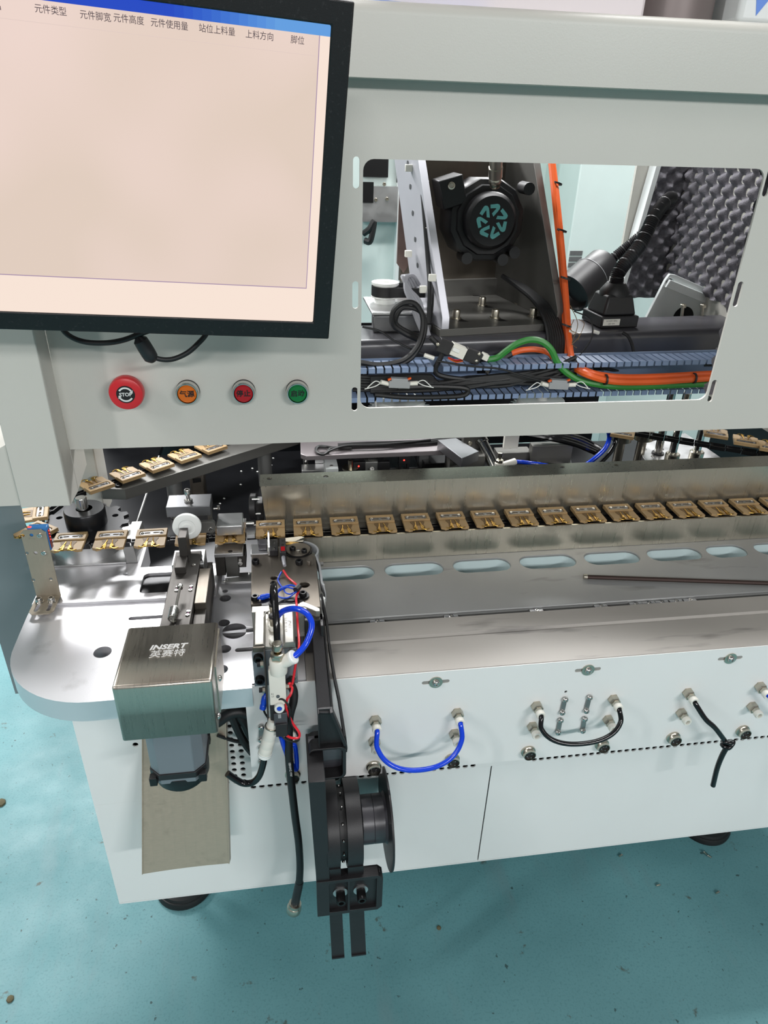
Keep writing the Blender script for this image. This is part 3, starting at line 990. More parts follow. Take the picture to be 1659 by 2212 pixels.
cb = thing('clamp_block', 'silver clamp block with an upright cap screw above the chain', 'block', (-0.137, 0.09, 0.70))
part('block_top', MB().box((-0.1735, 0.0705, 0.7435), (-0.1105, 0.1095, 0.760)), 'grey_anod', cb, bevel=0.0008)
part('block_leg', MB().box((-0.170, 0.0985, 0.690), (-0.158, 0.1095, 0.7435)), 'bar_anod', cb, bevel=0.0006)
part('block_leg', MB().box((-0.119, 0.0985, 0.690), (-0.1125, 0.1095, 0.7435)), 'bar_anod', cb, bevel=0.0006)
nut = part('jam_nut', MB().hexnut((-0.1425, 0.086, 0.760), (0, 0, 1), 0.0062, 0.0045), 'chrome', cb)
part('cap_screw', MB().socket_screw((-0.1425, 0.086, 0.7725), (0, 0, 1), 0.0047, 0.008).cyl((-0.1425, 0.086, 0.7645), (-0.1425, 0.086, 0.7730), 0.0028, n=12), 'chrome', cb)
arm = part('pivot_arm', MB().plate(((0, 0.0655, 0), (1, 0, 0), (0, 0, 1)), rrect(-0.137, 0.722, -0.1045, 0.740, 0.005), (), 0.008), 'bar_anod', cb, bevel=0.0006)
part('pivot_screw', MB().socket_screw((-0.1115, 0.0575, 0.728), (0, -1, 0), 0.0033, 0.0015), 'chrome', arm)
part('small_pins', MB().cyl((-0.108, 0.088, 0.7455), (-0.0985, 0.088, 0.7455), 0.0016, n=10).cyl((-0.1005, 0.088, 0.744), (-0.1005, 0.088, 0.750), 0.0022, n=10), 'chrome', cb)

pb_ = thing('press_block', 'small bare aluminium press block beside the clamp block', 'block', (-0.085, 0.08, 0.66))
part('head_block', MB().box((-0.1040, 0.0615, 0.7125), (-0.0655, 0.1020, 0.7300)), 'alu', pb_, bevel=0.002)
part('anvil_plate', MB().box((-0.1075, 0.0335, 0.6930), (-0.0660, 0.064, 0.6990)), 'alu', pb_, bevel=0.0006)
part('anvil_hole', MB().cyl((-0.0845, 0.0395, 0.6988), (-0.0845, 0.0395, 0.6993), 0.0034, n=16), 'black_oxide', pb_)
part('stem', MB().box((-0.0930, 0.0385, 0.6545), (-0.0745, 0.058, 0.6930)), 'bar_anod', pb_, bevel=0.0006)
part('side_cheek', MB().box((-0.1075, 0.036, 0.6595), (-0.0935, 0.070, 0.6925)), 'dark_steel', pb_, bevel=0.0006)
part('side_cheek', MB().box((-0.0740, 0.036, 0.672), (-0.0630, 0.070, 0.6925)), 'dark_steel', pb_, bevel=0.0006)
c = PY(519, 1218, 0.033)
sc_ = part('pivot_screw', MB().socket_screw((c.x, 0.036, c.z), (0, -1, 0.2), 0.0036, 0.003), 'chrome', pb_)
part('pivot_screw', MB().socket_screw((c.x + .0003, 0.0355, c.z + 0.0055), (0, -1, 0.4), 0.0026, 0.003), 'chrome', pb_)
part('front_bar', MB().plate(((0, 0, 0.659), (1, 0, 0), (0, 1, 0)), [(-0.094, 0.012), (-0.0545, 0.012), (-0.0545, 0.036), (-0.074, 0.036), (-0.074, 0.0255), (-0.094, 0.0235), (-0.094, 0.0205), (-0.090, 0.0205), (-0.090, 0.0145), (-0.094, 0.0145)], (), 0.004), 'alu', pb_, bevel=0.0004)
part('lock_pin', MB().cyl((-0.0975, 0.0175, 0.661), (-0.090, 0.0175, 0.661), 0.0016, n=10), 'chrome', pb_)
part('connecting_pin', MB().cyl((-0.0655, 0.090, 0.7165), (-0.050, 0.090, 0.7165), 0.0028, n=12).box((-0.0655, 0.084, 0.711), (-0.0615, 0.096, 0.722)), 'chrome', pb_)
part('link_pad', MB().box((-0.0615, 0.068, 0.7025), (-0.0485, 0.083, 0.7085)), 'alu', pb_, bevel=0.0005)

# =================================================================== MOTOR COVER, MOTOR, CHUTE
mc = thing('motor_cover', 'brushed stainless box cover with an engraved company name on top', 'cover', (-0.133, -0.24, 0.676))
cx0, cx1, cy0, cy1, cz0, cz1 = -0.1828, -0.0835, -0.2915, -0.1955, 0.6755, 0.750
shell = MB()
shell.hexa([(cx0, cy0, cz1 - 0.0012), (cx1, cy0, cz1 - 0.0012), (cx1, cy1, cz1 - 0.0012), (cx0, cy1, cz1 - 0.0012), (cx0, cy0, cz1), (cx1, cy0, cz1), (cx1, cy1, cz1), (cx0, cy1, cz1)])
cov = MB()
bmv = cov.pts([(cx0, cy0, cz0), (cx1, cy0, cz0), (cx1, cy1, cz0), (cx0, cy1, cz0), (cx0, cy0, cz1), (cx1, cy0, cz1), (cx1, cy1, cz1), (cx0, cy1, cz1)])
for f in ((4, 5, 6, 7), (0, 1, 5, 4), (1, 2, 6, 5), (3, 0, 4, 7)):
    cov.face([bmv[i] for i in f])
so_ = part('cover_shell', cov, 'stainless_h', mc)
bv = so_.modifiers.new('bevel', 'BEVEL')
bv.width = 0.0032
bv.segments = 3
bv.limit_method = 'ANGLE'
sm = so_.modifiers.new('sheet', 'SOLIDIFY')
sm.thickness = 0.0012
sm.offset = -1
shell.bm.free()
fr = ((-0.1335, -0.2425, cz1 + 0.0001), (1, 0, 0), (0, 1, 0))
lettering('engraved_name', 'INSERT', 0.0105, ((-0.1345, -0.2330, cz1 + 0.0001), (1, 0, 0), (0, 1, 0)), 'white_ink', mc, bold=0.00035, shear=0.25, squash=1.15)
lettering('engraved_characters', '英赛特', 0.0125, ((-0.1340, -0.2445, cz1 + 0.0001), (1, 0, 0), (0, 1, 0)), 'white_ink', mc, shear=0.12)
part('side_flange', MB().box((cx1, -0.262, 0.676), (cx1 + 0.0012, -0.1960, 0.742)), 'stainless_h', mc)
for px, py, X in ((474, 1465, cx1 + 0.001), (471, 1549, cx1 + 0.001)):
    c = PX(px, py, X)
    part('cover_screw', MB().dome((X, max(-0.285, c.y), min(0.745, max(0.68, c.z))), (1, 0, 0), 0.0036, 0.003), 'chrome', mc)

mo = thing('servo_motor', 'grey servo motor with black end cap hanging under the stainless cover', 'motor', (-0.137, -0.245, 0.54))
mcx, mcy = -0.1365, -0.2455
oc = []
for a in range(8):
    pass
R = 0.0305
cham = 0.011
octo = [(mcx - R + cham, mcy - R), (mcx + R - cham, mcy - R), (mcx + R, mcy - R + cham), (mcx + R, mcy + R - cham), (mcx + R - cham, mcy + R), (mcx - R + cham, mcy + R), (mcx - R, mcy + R - cham), (mcx - R, mcy - R + cham)]
part('motor_body', MB().plate(XY(0.6020), octo, (), 0.073), 'motor_grey', mo, bevel=0.001)
part('motor_flange', MB().plate(XY(0.6745), rrect(mcx - 0.034, mcy - 0.034, mcx + 0.034, mcy + 0.034, 0.004), (), 0.008), 'motor_grey', mo)
oct2 = [((x - mcx) * 1.04 + mcx, (y - mcy) * 1.04 + mcy) for x, y in octo]
part('end_band', MB().plate(XY(0.5935), oct2, (), 0.0085), 'black_plastic', mo, bevel=0.0006)
part('end_plate', MB().plate(XY(0.5855), [((x - mcx) * .98 + mcx, (y - mcy) * .98 + mcy) for x, y in octo], (), 0.008), 'motor_grey', mo)
part('end_cap', MB().lathe((mcx, mcy, 0.5855), (0, 0, -1), [(0.031, -0.003), (0.0315, 0), (0.031, 0.013), (0.027, 0.0185), (0, 0.0195)], 36), 'motor_black', mo, label='black round end cap')
q = MB()
for sx, sy in ((-1, -1), (1, -1), (-1, 1), (1, 1)):
    part('corner_lug', MB().obox((mcx + sx * 0.0275, mcy + sy * 0.0275, 0.5915), (0.0042, 0, 0), (0, 0.0042, 0), (0, 0, 0.0062)), 'motor_black', mo, bevel=0.0008)

cu = thing('scrap_chute', 'sloping brushed stainless chute leaning out from the base under the motor', 'chute', (-0.15, -0.2, 0.37))
A0, A1 = PY(309, 1640, -0.188), PY(309, 1888, -0.242)
B0, B1 = PY(487, 1590, -0.188), PY(494, 1865, -0.242)
A0 = A0 + (A0 - A1) * 0.35
B0 = B0 + (B0 - B1) * 0.18
nrm = (A1 - A0).cross(B0 - A0).normalized()
if nrm.y > 0:
    nrm = -nrm
ch_ = MB()
ns = 8
prev = None
for i in range(ns + 1):
    t = i / ns
    sag = -0.002 * (1 - (2 * t - 1) ** 2) if 0 < t < 1 else 0
    top, bot = A0.lerp(B0, t) + nrm * sag, A1.lerp(B1, t) + nrm * sag
    cur = (top, bot)
    if prev:
        w = nrm * 0.0012
        ch_.hexa([prev[0] - w, cur[0] - w, cur[1] - w, prev[1] - w, prev[0], cur[0], cur[1], prev[1]])
    prev = cur
part('chute_tray', ch_, 'stainless_x', cu)
w = nrm * 0.006
part('side_lip', MB().hexa([B0 - w * 1.6, B0 + Vector((0.0012, 0, 0)) - w * 1.6, B1 + Vector((0.0012, 0, 0)) - w * 1.6, B1 - w * 1.6, B0 + w * .2, B0 + Vector((0.0012, 0, 0)) + w * .2, B1 + Vector((0.0012, 0, 0)) + w * .2, B1 + w * .2]), 'stainless_x', cu)
part('side_lip', MB().hexa([A0 - w, A0 - Vector((0.0012, 0, 0)) - w, A1 - Vector((0.0012, 0, 0)) - w, A1 - w, A0 + w * .2, A0 - Vector((0.0012, 0, 0)) + w * .2, A1 - Vector((0.0012, 0, 0)) + w * .2, A1 + w * .2]), 'stainless_x', cu)

cbl = thing('motor_cable_bundle', 'black cables drooping behind the panel edge beside the motor cover', 'cable', (-0.07, -0.18, 0.58))
part('cable', MB().tube([PY(468, 1560, -0.185), PY(500, 1540, -0.183), PY(530, 1540, -0.182), PY(575, 1560, -0.186)], 0.0075, 10), 'black_rubber', cbl)
part('cable', MB().tube([PY(470, 1588, -0.190), PY(505, 1600, -0.187), PY(545, 1607, -0.186), PY(575, 1612, -0.186)], 0.0024, 8), 'black_rubber', cbl)
part('cable', MB().tube([PY(500, 1545, -0.184), PY(515, 1580, -0.184), PY(530, 1606, -0.185), PY(545, 1625, -0.186)], 0.0055, 8), 'black_rubber', cbl)
part('cable', MB().tube([PY(510, 1535, -0.180), PY(530, 1560, -0.182), PY(545, 1590, -0.184), PY(570, 1600, -0.186)], 0.007, 8), 'black_rubber', cbl)

# =================================================================== COMPONENT FEEDER
fd = thing('feeder_plate', 'brown grey ground steel feeder plate with black cap screws and a round steel disc', 'plate', (0.0, -0.04, ZT + 0.004))
ZP = 0.712
pl_out = [(-0.0525, 0.030), (-0.0505, 0.033), (-0.024, 0.033), (-0.024, 0.026), (0.004, 0.026), (0.012, 0.016), (0.0385, -0.006), (0.0380, -0.128), (0.018, -0.128), (0.018, -0.113), (-0.0505, -0.113)]
part('plate_body', MB().plate(XY(ZP - 0.012), pl_out, [circ(PZ(658, 1263, ZP).x, PZ(658, 1263, ZP).y, 0.0066, 20), circ(PZ(592, 1248, ZP).x, PZ(592, 1248, ZP).y, 0.0046, 16)], 0.012), 'tool_steel', fd, bevel=0.0008)
part('plate_reflection', MB().box((-0.0535, 0.006, ZP - 0.004), (-0.024, 0.0335, ZP + 0.0012)), 'alu', fd, bevel=0.001, label='reflection on the plate corner, built as a bright slab')  # lit reflection on the steel plate, modelled as a brighter slab
part('under_block', MB().box((-0.050, -0.105, 0.659), (0.034, 0.0, ZP - 0.012)), 'dark_steel', fd)
dc = PZ(644, 1189, ZP)
part('disc_seat', MB().ring((dc.x, dc.y, ZP - 0.002), (0, 0, 1), 0.0205, 0.0178, 0.003, 40), 'black_oxide', fd)
disc = part('steel_disc', MB().lathe((dc.x, dc.y, ZP - 0.002), (0, 0, 1), [(0.0176, 0), (0.0176, 0.004), (0.0172, 0.0045)], 40), 'tool_steel', fd)
for px, py in ((632, 1183), (657, 1188)):
    c = PZ(px, py, ZP + 0.006)
    part('cap_screw', MB().socket_screw((c.x, c.y, ZP + 0.0024), (0, 0, 1), 0.0042, 0.005), 'black_oxide', disc)
c = PZ(644, 1191, ZP + 0.002)
part('centre_pin', MB().lathe((c.x, c.y, ZP + 0.0024), (0, 0, 1), [(0.0028, 0), (0.0028, 0.0015), (0.0022, 0.002), (0, 0.0015)], 14), 'chrome', disc)
for px, py in ((552, 1213), (646, 1214), (551, 1291), (654, 1283)):
    c = PZ(px, py, ZP + 0.003)
    part('cap_screw', MB().socket_screw((c.x, c.y, ZP), (0, 0, 1), 0.0052, 0.0062), 'black_oxide', fd)
c = PZ(654, 1291, ZP)
part('dark_washer', MB().ring((c.x, c.y + .003, ZP), (0, 0, 1), 0.0085, 0.004, 0.002, 20), 'black_oxide', fd)
c = PZ(667, 1219, ZP)
part('dowel_pin', MB().lathe((c.x, c.y, ZP), (0, 0, 1), [(0.0034, 0), (0.0034, 0.0058), (0.003, 0.0064)], 16), 'tool_steel', fd)
part('dark_recess', MB().box((-0.037, -0.119, ZP - 0.004), (0.016, -0.103, ZP + 0.0012)), 'black_oxide', fd, bevel=0.0004)
# leaf guide wrapping round the disc at the right
lg = []
cz = ZP - 0.001
for a in range(70, -40, -10):
    lg.append((dc.x + 0.0285 * math.cos(math.radians(a)), dc.y + 0.0275 * math.sin(math.radians(a)), cz))
lg += [(0.0425, -0.028, cz), (0.0430, -0.055, cz), (0.0430, -0.070, cz), (0.0450, -0.078, cz), (0.0470, -0.085, cz - 0.01)]
q = MB()
for a, b in zip(lg, lg[1:]):
    a, b = Vector(a), Vector(b)
    d = Vector((b - a)).normalized()
    n_ = Vector((d.y, -d.x, 0)) * 0.0014
    dn = Vector((0, 0, -0.013))
    q.hexa([a - n_ + dn, b - n_ + dn, b + n_ + dn, a + n_ + dn, a - n_, b - n_, b + n_, a + n_])
part('curved_leaf_guide', q, 'grey_plastic', fd, label='grey curved strip guide')
c = PZ(691, 1213, ZP - 0.006)
part('hex_bolt', MB().hexnut((0.0438, -0.0145, ZP - 0.008), (1, 0, 0), 0.0040, 0.0050), 'chrome', fd)
part('white_roller', MB().cyl((0.041, -0.105, ZP - 0.03), (0.041, -0.105, ZP - 0.003), 0.0042, n=16), 'white_nylon', fd, label='white plastic roller')

# sensor heads and blade
bl = thing('feeder_gate', 'thin upright bright steel blade standing in front of the trough end', 'blade', (-0.0265, 0.02, ZP + 0.001))
c0, c1 = PY(578, 1145, 0.020), PY(582, 1212, -0.006)
part('blade', MB().plate(((-0.0285, 0, 0), (0, 1, 0), (0, 0, 1)), [(0.000, ZP + 0.0012), (0.026, ZP + 0.0012), (0.028, 0.738), (0.0205, 0.7395), (0.0095, 0.7205), (0.000, 0.7205)], (), 0.0028), 'alu', bl, bevel=0.0003)
part('slide_block', MB().box((-0.0255, -0.002, ZP + 0.0012), (-0.0145, 0.030, 0.7225)), 'black_plastic', bl, bevel=0.0005)
for y in (0.002, 0.020):
    part('steel_pin', MB().cyl((-0.0195, y, 0.7225), (-0.0195, y, 0.7255), 0.0017, n=10), 'chrome', bl)
part('black_stop', MB().box((-0.0425, 0.014, ZP + 0.0012), (-0.0300, 0.0285, 0.7245)), 'black_paint', bl, bevel=0.0012)
tw = thing('photo_sensor', 'slim black photo sensor with a red window on the feeder plate', 'sensor', (-0.008, 0.012, ZP))
part('sensor_body', MB().box((-0.0118, -0.014, ZP + 0.0002), (-0.0030, 0.026, 0.7255)), 'black_plastic', tw, bevel=0.0006)
part('red_window', MB().box((-0.0102, -0.009, 0.7250), (-0.0046, 0.002, 0.7259)), mat('sensor_red', (150, 14, 22), 0.2, emit=((160, 8, 14), 0.25)), tw, label='dim red window')
for y in (0.008, 0.019):
    part('sensor_hole', MB().cyl((-0.0074, y, 0.7254), (-0.0074, y, 0.7257), 0.0020, n=12), 'black_oxide', tw)
part('cable_boot', MB().tube([(-0.0072, -0.014, 0.718), (-0.0068, -0.026, 0.719), (-0.0058, -0.036, 0.718)], lambda t: 0.0030 - 0.0006 * t, 8, 4), 'grey_cable', tw)
tip = thing('feed_tip', 'small pointed bright steel tip with brass strip beside the disc', 'tip', (0.005, 0.04, ZP))
part('pointed_strip', MB().plate(XY(0.7135), [(-0.012, 0.042), (0.020, 0.046), (0.0245, 0.043), (0.010, 0.032), (0.023, 0.034), (0.022, 0.030), (-0.012, 0.034)], (), 0.0016), 'chrome', tip)
part('brass_strip', MB().box((-0.003, 0.027, 0.7125), (0.016, 0.032, 0.7135)), 'brass', tip)

# =================================================================== PNEUMATIC CYLINDER
cy = thing('air_cylinder', 'silver block shaped air cylinder bolted in front of the feeder plate', 'cylinder', (-0.02, -0.165, ZT + 0.001))
yb, yf = -0.1395, -0.2035
ztop = 0.7205
part('rear_bar', MB().plate(((0, 0, 0), (1, 0, 0), (0, 0, 1)), [(0, 0)] * 0 or [(-0.0485, 0.675), (0.020, 0.675), (0.020, 0.7185), (-0.0485, 0.7185)], (), 0.012).xform(Matrix.Translation((0, -0.1265, 0))), 'cylinder_alu', cy, bevel=0.0006)
part('angled_lug', MB().plate(XY(0.7080), [(0.011, -0.1265), (0.016, -0.1235), (0.036, -0.1405), (0.036, -0.146), (0.031, -0.146), (0.017, -0.1345), (0.011, -0.1345)], (), 0.0115), 'cylinder_alu', cy, bevel=0.0005)
body = [(-0.0455, 0.6585), (0.0035, 0.6585), (0.0035, ztop - .003), (0.0015, ztop), (-0.0085, ztop), (-0.0105, ztop - 0.004), (-0.0150, ztop - 0.005), (-0.0270, ztop - 0.005), (-0.0315, ztop - 0.004), (-0.0335, ztop), (-0.0435, ztop), (-0.0455, ztop - .003)]
part('cylinder_body', MB().plate(((0, yb, 0), (1, 0, 0), (0, 0, 1)), body, (), yb - yf), 'cylinder_alu', cy, bevel=0.0005)
part('end_face', MB().box((-0.0475, yf - 0.0015, 0.6575), (0.0045, yf, 0.712)), 'motor_grey', cy, bevel=0.0005, label='dull grey end face')
for x, z in ((-0.0405, 0.703), (-0.0405, 0.6695)):
    part('cap_screw', MB().socket_screw((x, yf - 0.0015, z), (0, -1, 0), 0.0056, 0.0062), 'black_oxide', cy)
for x, z in ((-0.0015, 0.707), (-0.0015, 0.668)):
    part('cap_screw', MB().socket_screw((x, yf - 0.0015, z), (0, -1, 0), 0.0042, 0.0022), 'nickel', cy)
lettering('print_line', 'JPNEU', 0.0052, ((-0.0022, -0.170, ztop + 0.0001), (0, -1, 0), (1, 0, 0)), 'grey_ink', cy, depth=0.0001)
lettering('print_line', 'SDA 20-5 0.1-0.9', 0.0040, ((-0.0068, -0.170, ztop + 0.0001), (0, -1, 0), (1, 0, 0)), 'grey_ink', cy, depth=0.0001)
for y in (-0.146, -0.170):
    f = part('port_nut', MB().hexnut((-0.0212, y, 0.7155), (0, 0, 1), 0.0072, 0.0065), 'white_plastic', cy, label='white port nut')
    part('port_collar', MB().lathe((-0.0212, y, 0.7220), (0, 0, 1), [(0.0050, 0), (0.0050, 0.0060), (0.0056, 0.0065), (0.0056, 0.011), (0.0046, 0.012), (0.0030, 0.012)], 20, cap=False), 'nickel', f)
    part('black_collar', MB().lathe((-0.0212, y, 0.7330), (0, 0, 1), [(0.0056, 0), (0.0056, 0.0030), (0.0040, 0.004), (0, 0.004)], 20), 'black_plastic', f)
part('front_port_nut', MB().hexnut((-0.0205, -0.196, 0.7155), (0, 0, 1), 0.0070, 0.006), 'white_plastic', cy)
part('tape_thread', MB().tube([(-0.026, -0.141, 0.722), (-0.031, -0.147, 0.7235), (-0.0335, -0.153, 0.7215)], 0.0004, 5, 4), 'white_nylon', cy)
part('tape_thread', MB().tube([(-0.027, -0.168, 0.722), (-0.029, -0.174, 0.7225)], 0.0004, 5, 4), 'white_nylon', cy)

# black loop of tube and blue loop of tube
solo('black_loop_tube', MB().tube([(-0.0212, -0.146, 0.733), (-0.0208, -0.1465, 0.752), (-0.0195, -0.155, 0.770), (-0.0185, -0.170, 0.778), (-0.0178, -0.188, 0.772), (-0.0172, -0.205, 0.753), (-0.0172, -0.214, 0.735), (-0.0172, -0.217, 0.722)], 0.0040, 14, 8), 'black_gloss',
     'glossy black air tube arching over the silver cylinder', 'tube')
bt = [PY(632, 1420, -0.232), PY(644, 1411, -0.228), PY(660, 1392, -0.220), PY(671, 1366, -0.212), PY(673, 1345, -0.205), PY(664, 1327, -0.198), PY(648, 1317, -0.192), PY(630, 1315, -0.186), PY(612, 1320, -0.180), PY(600, 1331, -0.175), PY(592, 1345, -0.171)]
solo('blue_loop_tube', MB().tube(bt, 0.0036, 14, 6), 'blue_tube', 'bright blue air tube looping from the white elbow to the silver cylinder', 'tube')

# =================================================================== VALVE HANGING IN FRONT
vp = thing('valve_plate', 'narrow dark bent strip holding the white valve in front of the cylinder', 'bracket', (-0.036, -0.22, 0.62))
part('strip', MB().plate(((-0.0335, 0, 0), (0, 1, 0), (0, 0, 1)), [(-0.206, 0.716), (-0.211, 0.7195), (-0.219, 0.714), (-0.245, 0.605), (-0.236, 0.605), (-0.2095, 0.66)], (), 0.0016), 'dark_steel', vp)
part('bent_tab', MB().box((-0.0460, -0.2085, 0.7125), (-0.0320, -0.2055, 0.7195)), 'tool_steel', vp, bevel=0.0006)
for px, py in ((573, 1434), (572, 1490)):
    c = PY(px, py, -0.222)
    b = part('hex_bolt', MB().hexnut((-0.0375, c.y, c.z), (1, 0, 0), 0.0040, 0.0035), 'nickel', vp)
    part('bolt_end', MB().cyl((-0.0415, c.y, c.z), (-0.0375, c.y, c.z), 0.0030, n=8), 'black_oxide', b)

FX = Vector((1, 0, 0))
vd = Vector((0, -0.235, -0.97)).normalized()       # the valve stack hangs down and slightly forward
vn = FX.cross(vd).normalized()                      # out of the face, towards the front
if vn.y > 0:
    vn = -vn
T0 = Vector((-0.0195, -0.222, 0.700))               # top of white valve body
va = thing('solenoid_valve', 'white valve body with black solenoid and connector hanging before the panel', 'valve', T0)


def vpt(x, d, o):
    return T0 + FX * x + vd * d + vn * o


def vbox(x0, x1, d0, d1, o0, o1):
    return MB().obox(vpt((x0 + x1) / 2, (d0 + d1) / 2, (o0 + o1) / 2), FX * ((x1 - x0) / 2), vd * ((d1 - d0) / 2), vn * ((o1 - o0) / 2))


part('valve_body', vbox(-0.0095, 0.0095, 0.0, 0.0450, -0.006, 0.007), 'white_plastic', va, bevel=0.0008)
part('vent_hole', MB().cyl(vpt(0, 0.034, 0.0065), vpt(0, 0.034, 0.0073), 0.0022, n=12), 'grey_anod', va)
lettering('valve_marks', 'R1\nLS', 0.0030, (vpt(-0.006, 0.032, 0.0071), FX, -vd), 'grey_ink', va, depth=0.0001)
part('side_screw', MB().hexnut(vpt(0.0095, 0.026, 0.0), FX, 0.0032, 0.004), 'nickel', va)
ov = part('override', MB().lathe(vpt(0.001, 0.0475, 0.006), vn, [(0.0060, 0), (0.0060, 0.005), (0.0055, 0.006), (0.0032, 0.006), (0.003, 0.004)], 20, cap=False), 'white_nylon', va, label='white manual override button')
part('blue_centre', MB().cyl(vpt(0.001, 0.0475, 0.006), vpt(0.001, 0.0475, 0.0108), 0.0030, n=14), 'blue_plastic', ov, label='blue centre of the button')
part('solenoid', vbox(-0.0098, 0.0098, 0.0455, 0.0800, -0.008, 0.006), 'black_plastic', va, bevel=0.0008)
part('solenoid_front', vbox(-0.006, 0.0095, 0.0540, 0.0700, 0.005, 0.011), 'black_paint', va, bevel=0.0008)
part('plug', vbox(-0.0045, 0.0090, 0.0665, 0.0830, 0.009, 0.014), 'black_plastic', va, bevel=0.0006)
part('clear_lamp', vbox(-0.0010, 0.0025, 0.055, 0.060, 0.010, 0.0115), 'grey_plastic', va)

sc = thing('flow_controller', 'white flow controller with silver knurled knob, brass stem and hex nut', 'fitting', T0)
ca = Vector((0, 0.05, 1)).normalized()
cb0 = Vector((-0.0172, -0.2275, 0.7035))
part('white_barrel', MB().lathe(cb0 - ca * 0.006, ca, [(0.0098, 0), (0.0102, 0.002), (0.0102, 0.018), (0.0092, 0.020)], 24), 'white_plastic', sc)
part('hex_nut', MB().hexnut(cb0 + ca * 0.014, ca, 0.0088, 0.0055), 'nickel', sc)
part('lock_ring', MB().lathe(cb0 + ca * 0.0195, ca, [(0.0078, 0), (0.0078, 0.0028), (0.0066, 0.0034), (0.0046, 0.0034), (0.0044, 0.002)], 22, cap=False), 'nickel', sc)
part('brass_stem', MB().cyl(cb0 + ca * 0.018, cb0 + ca * 0.027, 0.0032, n=14), 'brass', sc)
part('knob', MB().lathe(cb0 + ca * 0.026, ca, [(0.0056, 0), (0.0060, 0.0006), (0.0060, 0.0085), (0.0055, 0.0092)], 26), 'nickel', sc)
e0 = cb0 + ca * 0.004
e1 = PY(634, 1419, -0.2325)
ed = (e1 - e0).normalized()
el = part('elbow', MB().lathe(e0 + ed * 0.004, ed, [(0.0062, 0), (0.0070, 0.004), (0.0076, 0.009), (0.0076, (e1 - e0).length - 0.006)], 20), 'white_plastic', sc)
part('elbow_collar', MB().lathe(e1 - ed * 0.0025, ed, [(0.0072, 0), (0.0082, 0.0006), (0.0082, 0.0030), (0.0070, 0.004), (0.0038, 0.004)], 22), 'white_nylon', el)

iv = thing('inline_fitting', 'white two-part inline tube fitting under the black solenoid', 'fitting', T0)
i0, i1 = PY(588, 1566, -0.2420), PY(571, 1632, -0.2440)
d_ = (i1 - i0).normalized()
Li = (i1 - i0).length
part('barrel', MB().lathe(i0, d_, [(0.0060, -0.008), (0.0064, 0), (0.0078, 0.002), (0.0080, Li * 0.40), (0.0078, Li * 0.42), (0.0082, Li * 0.44), (0.0082, Li * 0.66), (0.0079, Li * 0.68), (0.0082, Li * 0.70), (0.0082, Li * 0.88), (0.0078, Li * 0.9)], 24), 'white_plastic', iv)
part('grey_ring', MB().lathe(i0 + d_ * 0.001, d_, [(0.0082, 0), (0.0086, 0.0006), (0.0086, 0.0018), (0.0082, 0.002)], 24), 'nickel', iv)
part('end_collar', MB().lathe(i1 - d_ * 0.006, d_, [(0.0086, 0), (0.0086, 0.0022), (0.0080, 0.003), (0.0086, 0.0036), (0.0082, 0.006), (0.0045, 0.006)], 24), 'white_nylon', iv)
solo('short_black_tube', MB().tube([i1 - d_ * 0.002, PY(568, 1652, -0.244), PY(560, 1676, -0.242), PY(546, 1690, -0.240), PY(526, 1692, -0.238), PY(508, 1683, -0.237), PY(491, 1671, -0.236)], 0.0042, 14, 6), 'black_gloss',
     'short black air tube bent left below the white inline fitting with an open end', 'tube')

# wires
rw = [PZ(612, 1232, 0.7180), PZ(622, 1247, 0.7150), PZ(637, 1260, 0.716), PZ(646, 1272, 0.722), PZ(640, 1290, 0.720), PZ(641, 1312, 0.7225), PY(643, 1350, -0.158), PY(646, 1392, -0.190), PY(641, 1420, -0.212), PY(637, 1445, -0.216), PY(631, 1478, -0.222), PY(626, 1476, -0.226), PY(622, 1482, -0.226), PY(631, 1485, -0.230), PY(628, 1500, -0.236), PY(620, 1512, -0.238), PY(619, 1532, -0.240), PY(632, 1562, -0.243), PY(646, 1582, -0.248), PY(645, 1593, -0.250), PY(630, 1594, -0.252), PY(616, 1586, -0.252), PY(609, 1572, -0.250)]
solo('red_wire', MB().tube(rw, 0.0015, 8, 5), 'red_wire', 'thin red wire running from the sensor down to the solenoid plug', 'wire')
bw = [PZ(608, 1235, 0.7180), PZ(602, 1247, 0.714), PZ(601, 1255, 0.714), PZ(609, 1268, 0.716), PZ(612, 1268, 0.722), PZ(628, 1264, 0.724), PZ(641, 1269, 0.724), PZ(640, 1277, 0.720), PZ(627, 1283, 0.720), PZ(617, 1280, 0.721), PZ(614, 1272, 0.723), PZ(624, 1267, 0.722), PZ(604, 1276, 0.722), PZ(599, 1285, 0.721), PZ(607, 1291, 0.720), PZ(622, 1291, 0.720), PZ(634, 1283, 0.722), PZ(640, 1275, 0.723), PZ(618, 1268, 0.725), PZ(603, 1273, 0.724), PZ(596, 1284, 0.720), PZ(584, 1286, 0.716)]
t = thing('blue_wire', 'thin blue wire coiled on the feeder plate with a blue crimp end', 'wire', PZ(612, 1280, ZP))
part('wire', MB().tube(bw, 0.0011, 8, 5), 'blue_plastic', t)
a, b = PZ(582, 1286, 0.716), PZ(563, 1291, 0.716)
part('crimp_terminal', MB().lathe(a, b - a, [(0.0030, 0), (0.0036, 0.004), (0.0034, 0.006), (0.0038, 0.007), (0.0036, 0.012), (0.0022, 0.0125), (0.0015, 0.0165)], 12), 'blue_plastic', t, label='blue crimp sleeve')
a, b = PZ(639, 1275, 0.725), PZ(646, 1267, 0.725)
part('cable_tie', MB().cyl(a, b, 0.0042, n=8), 'black_plastic', t)
t = thing('blue_terminal', 'blue insulated crimp terminal with a black lead beside the valve strip', 'terminal', PY(567, 1515, -0.224))
a, b = PY(573, 1502, -0.223), PY(568, 1528, -0.226)
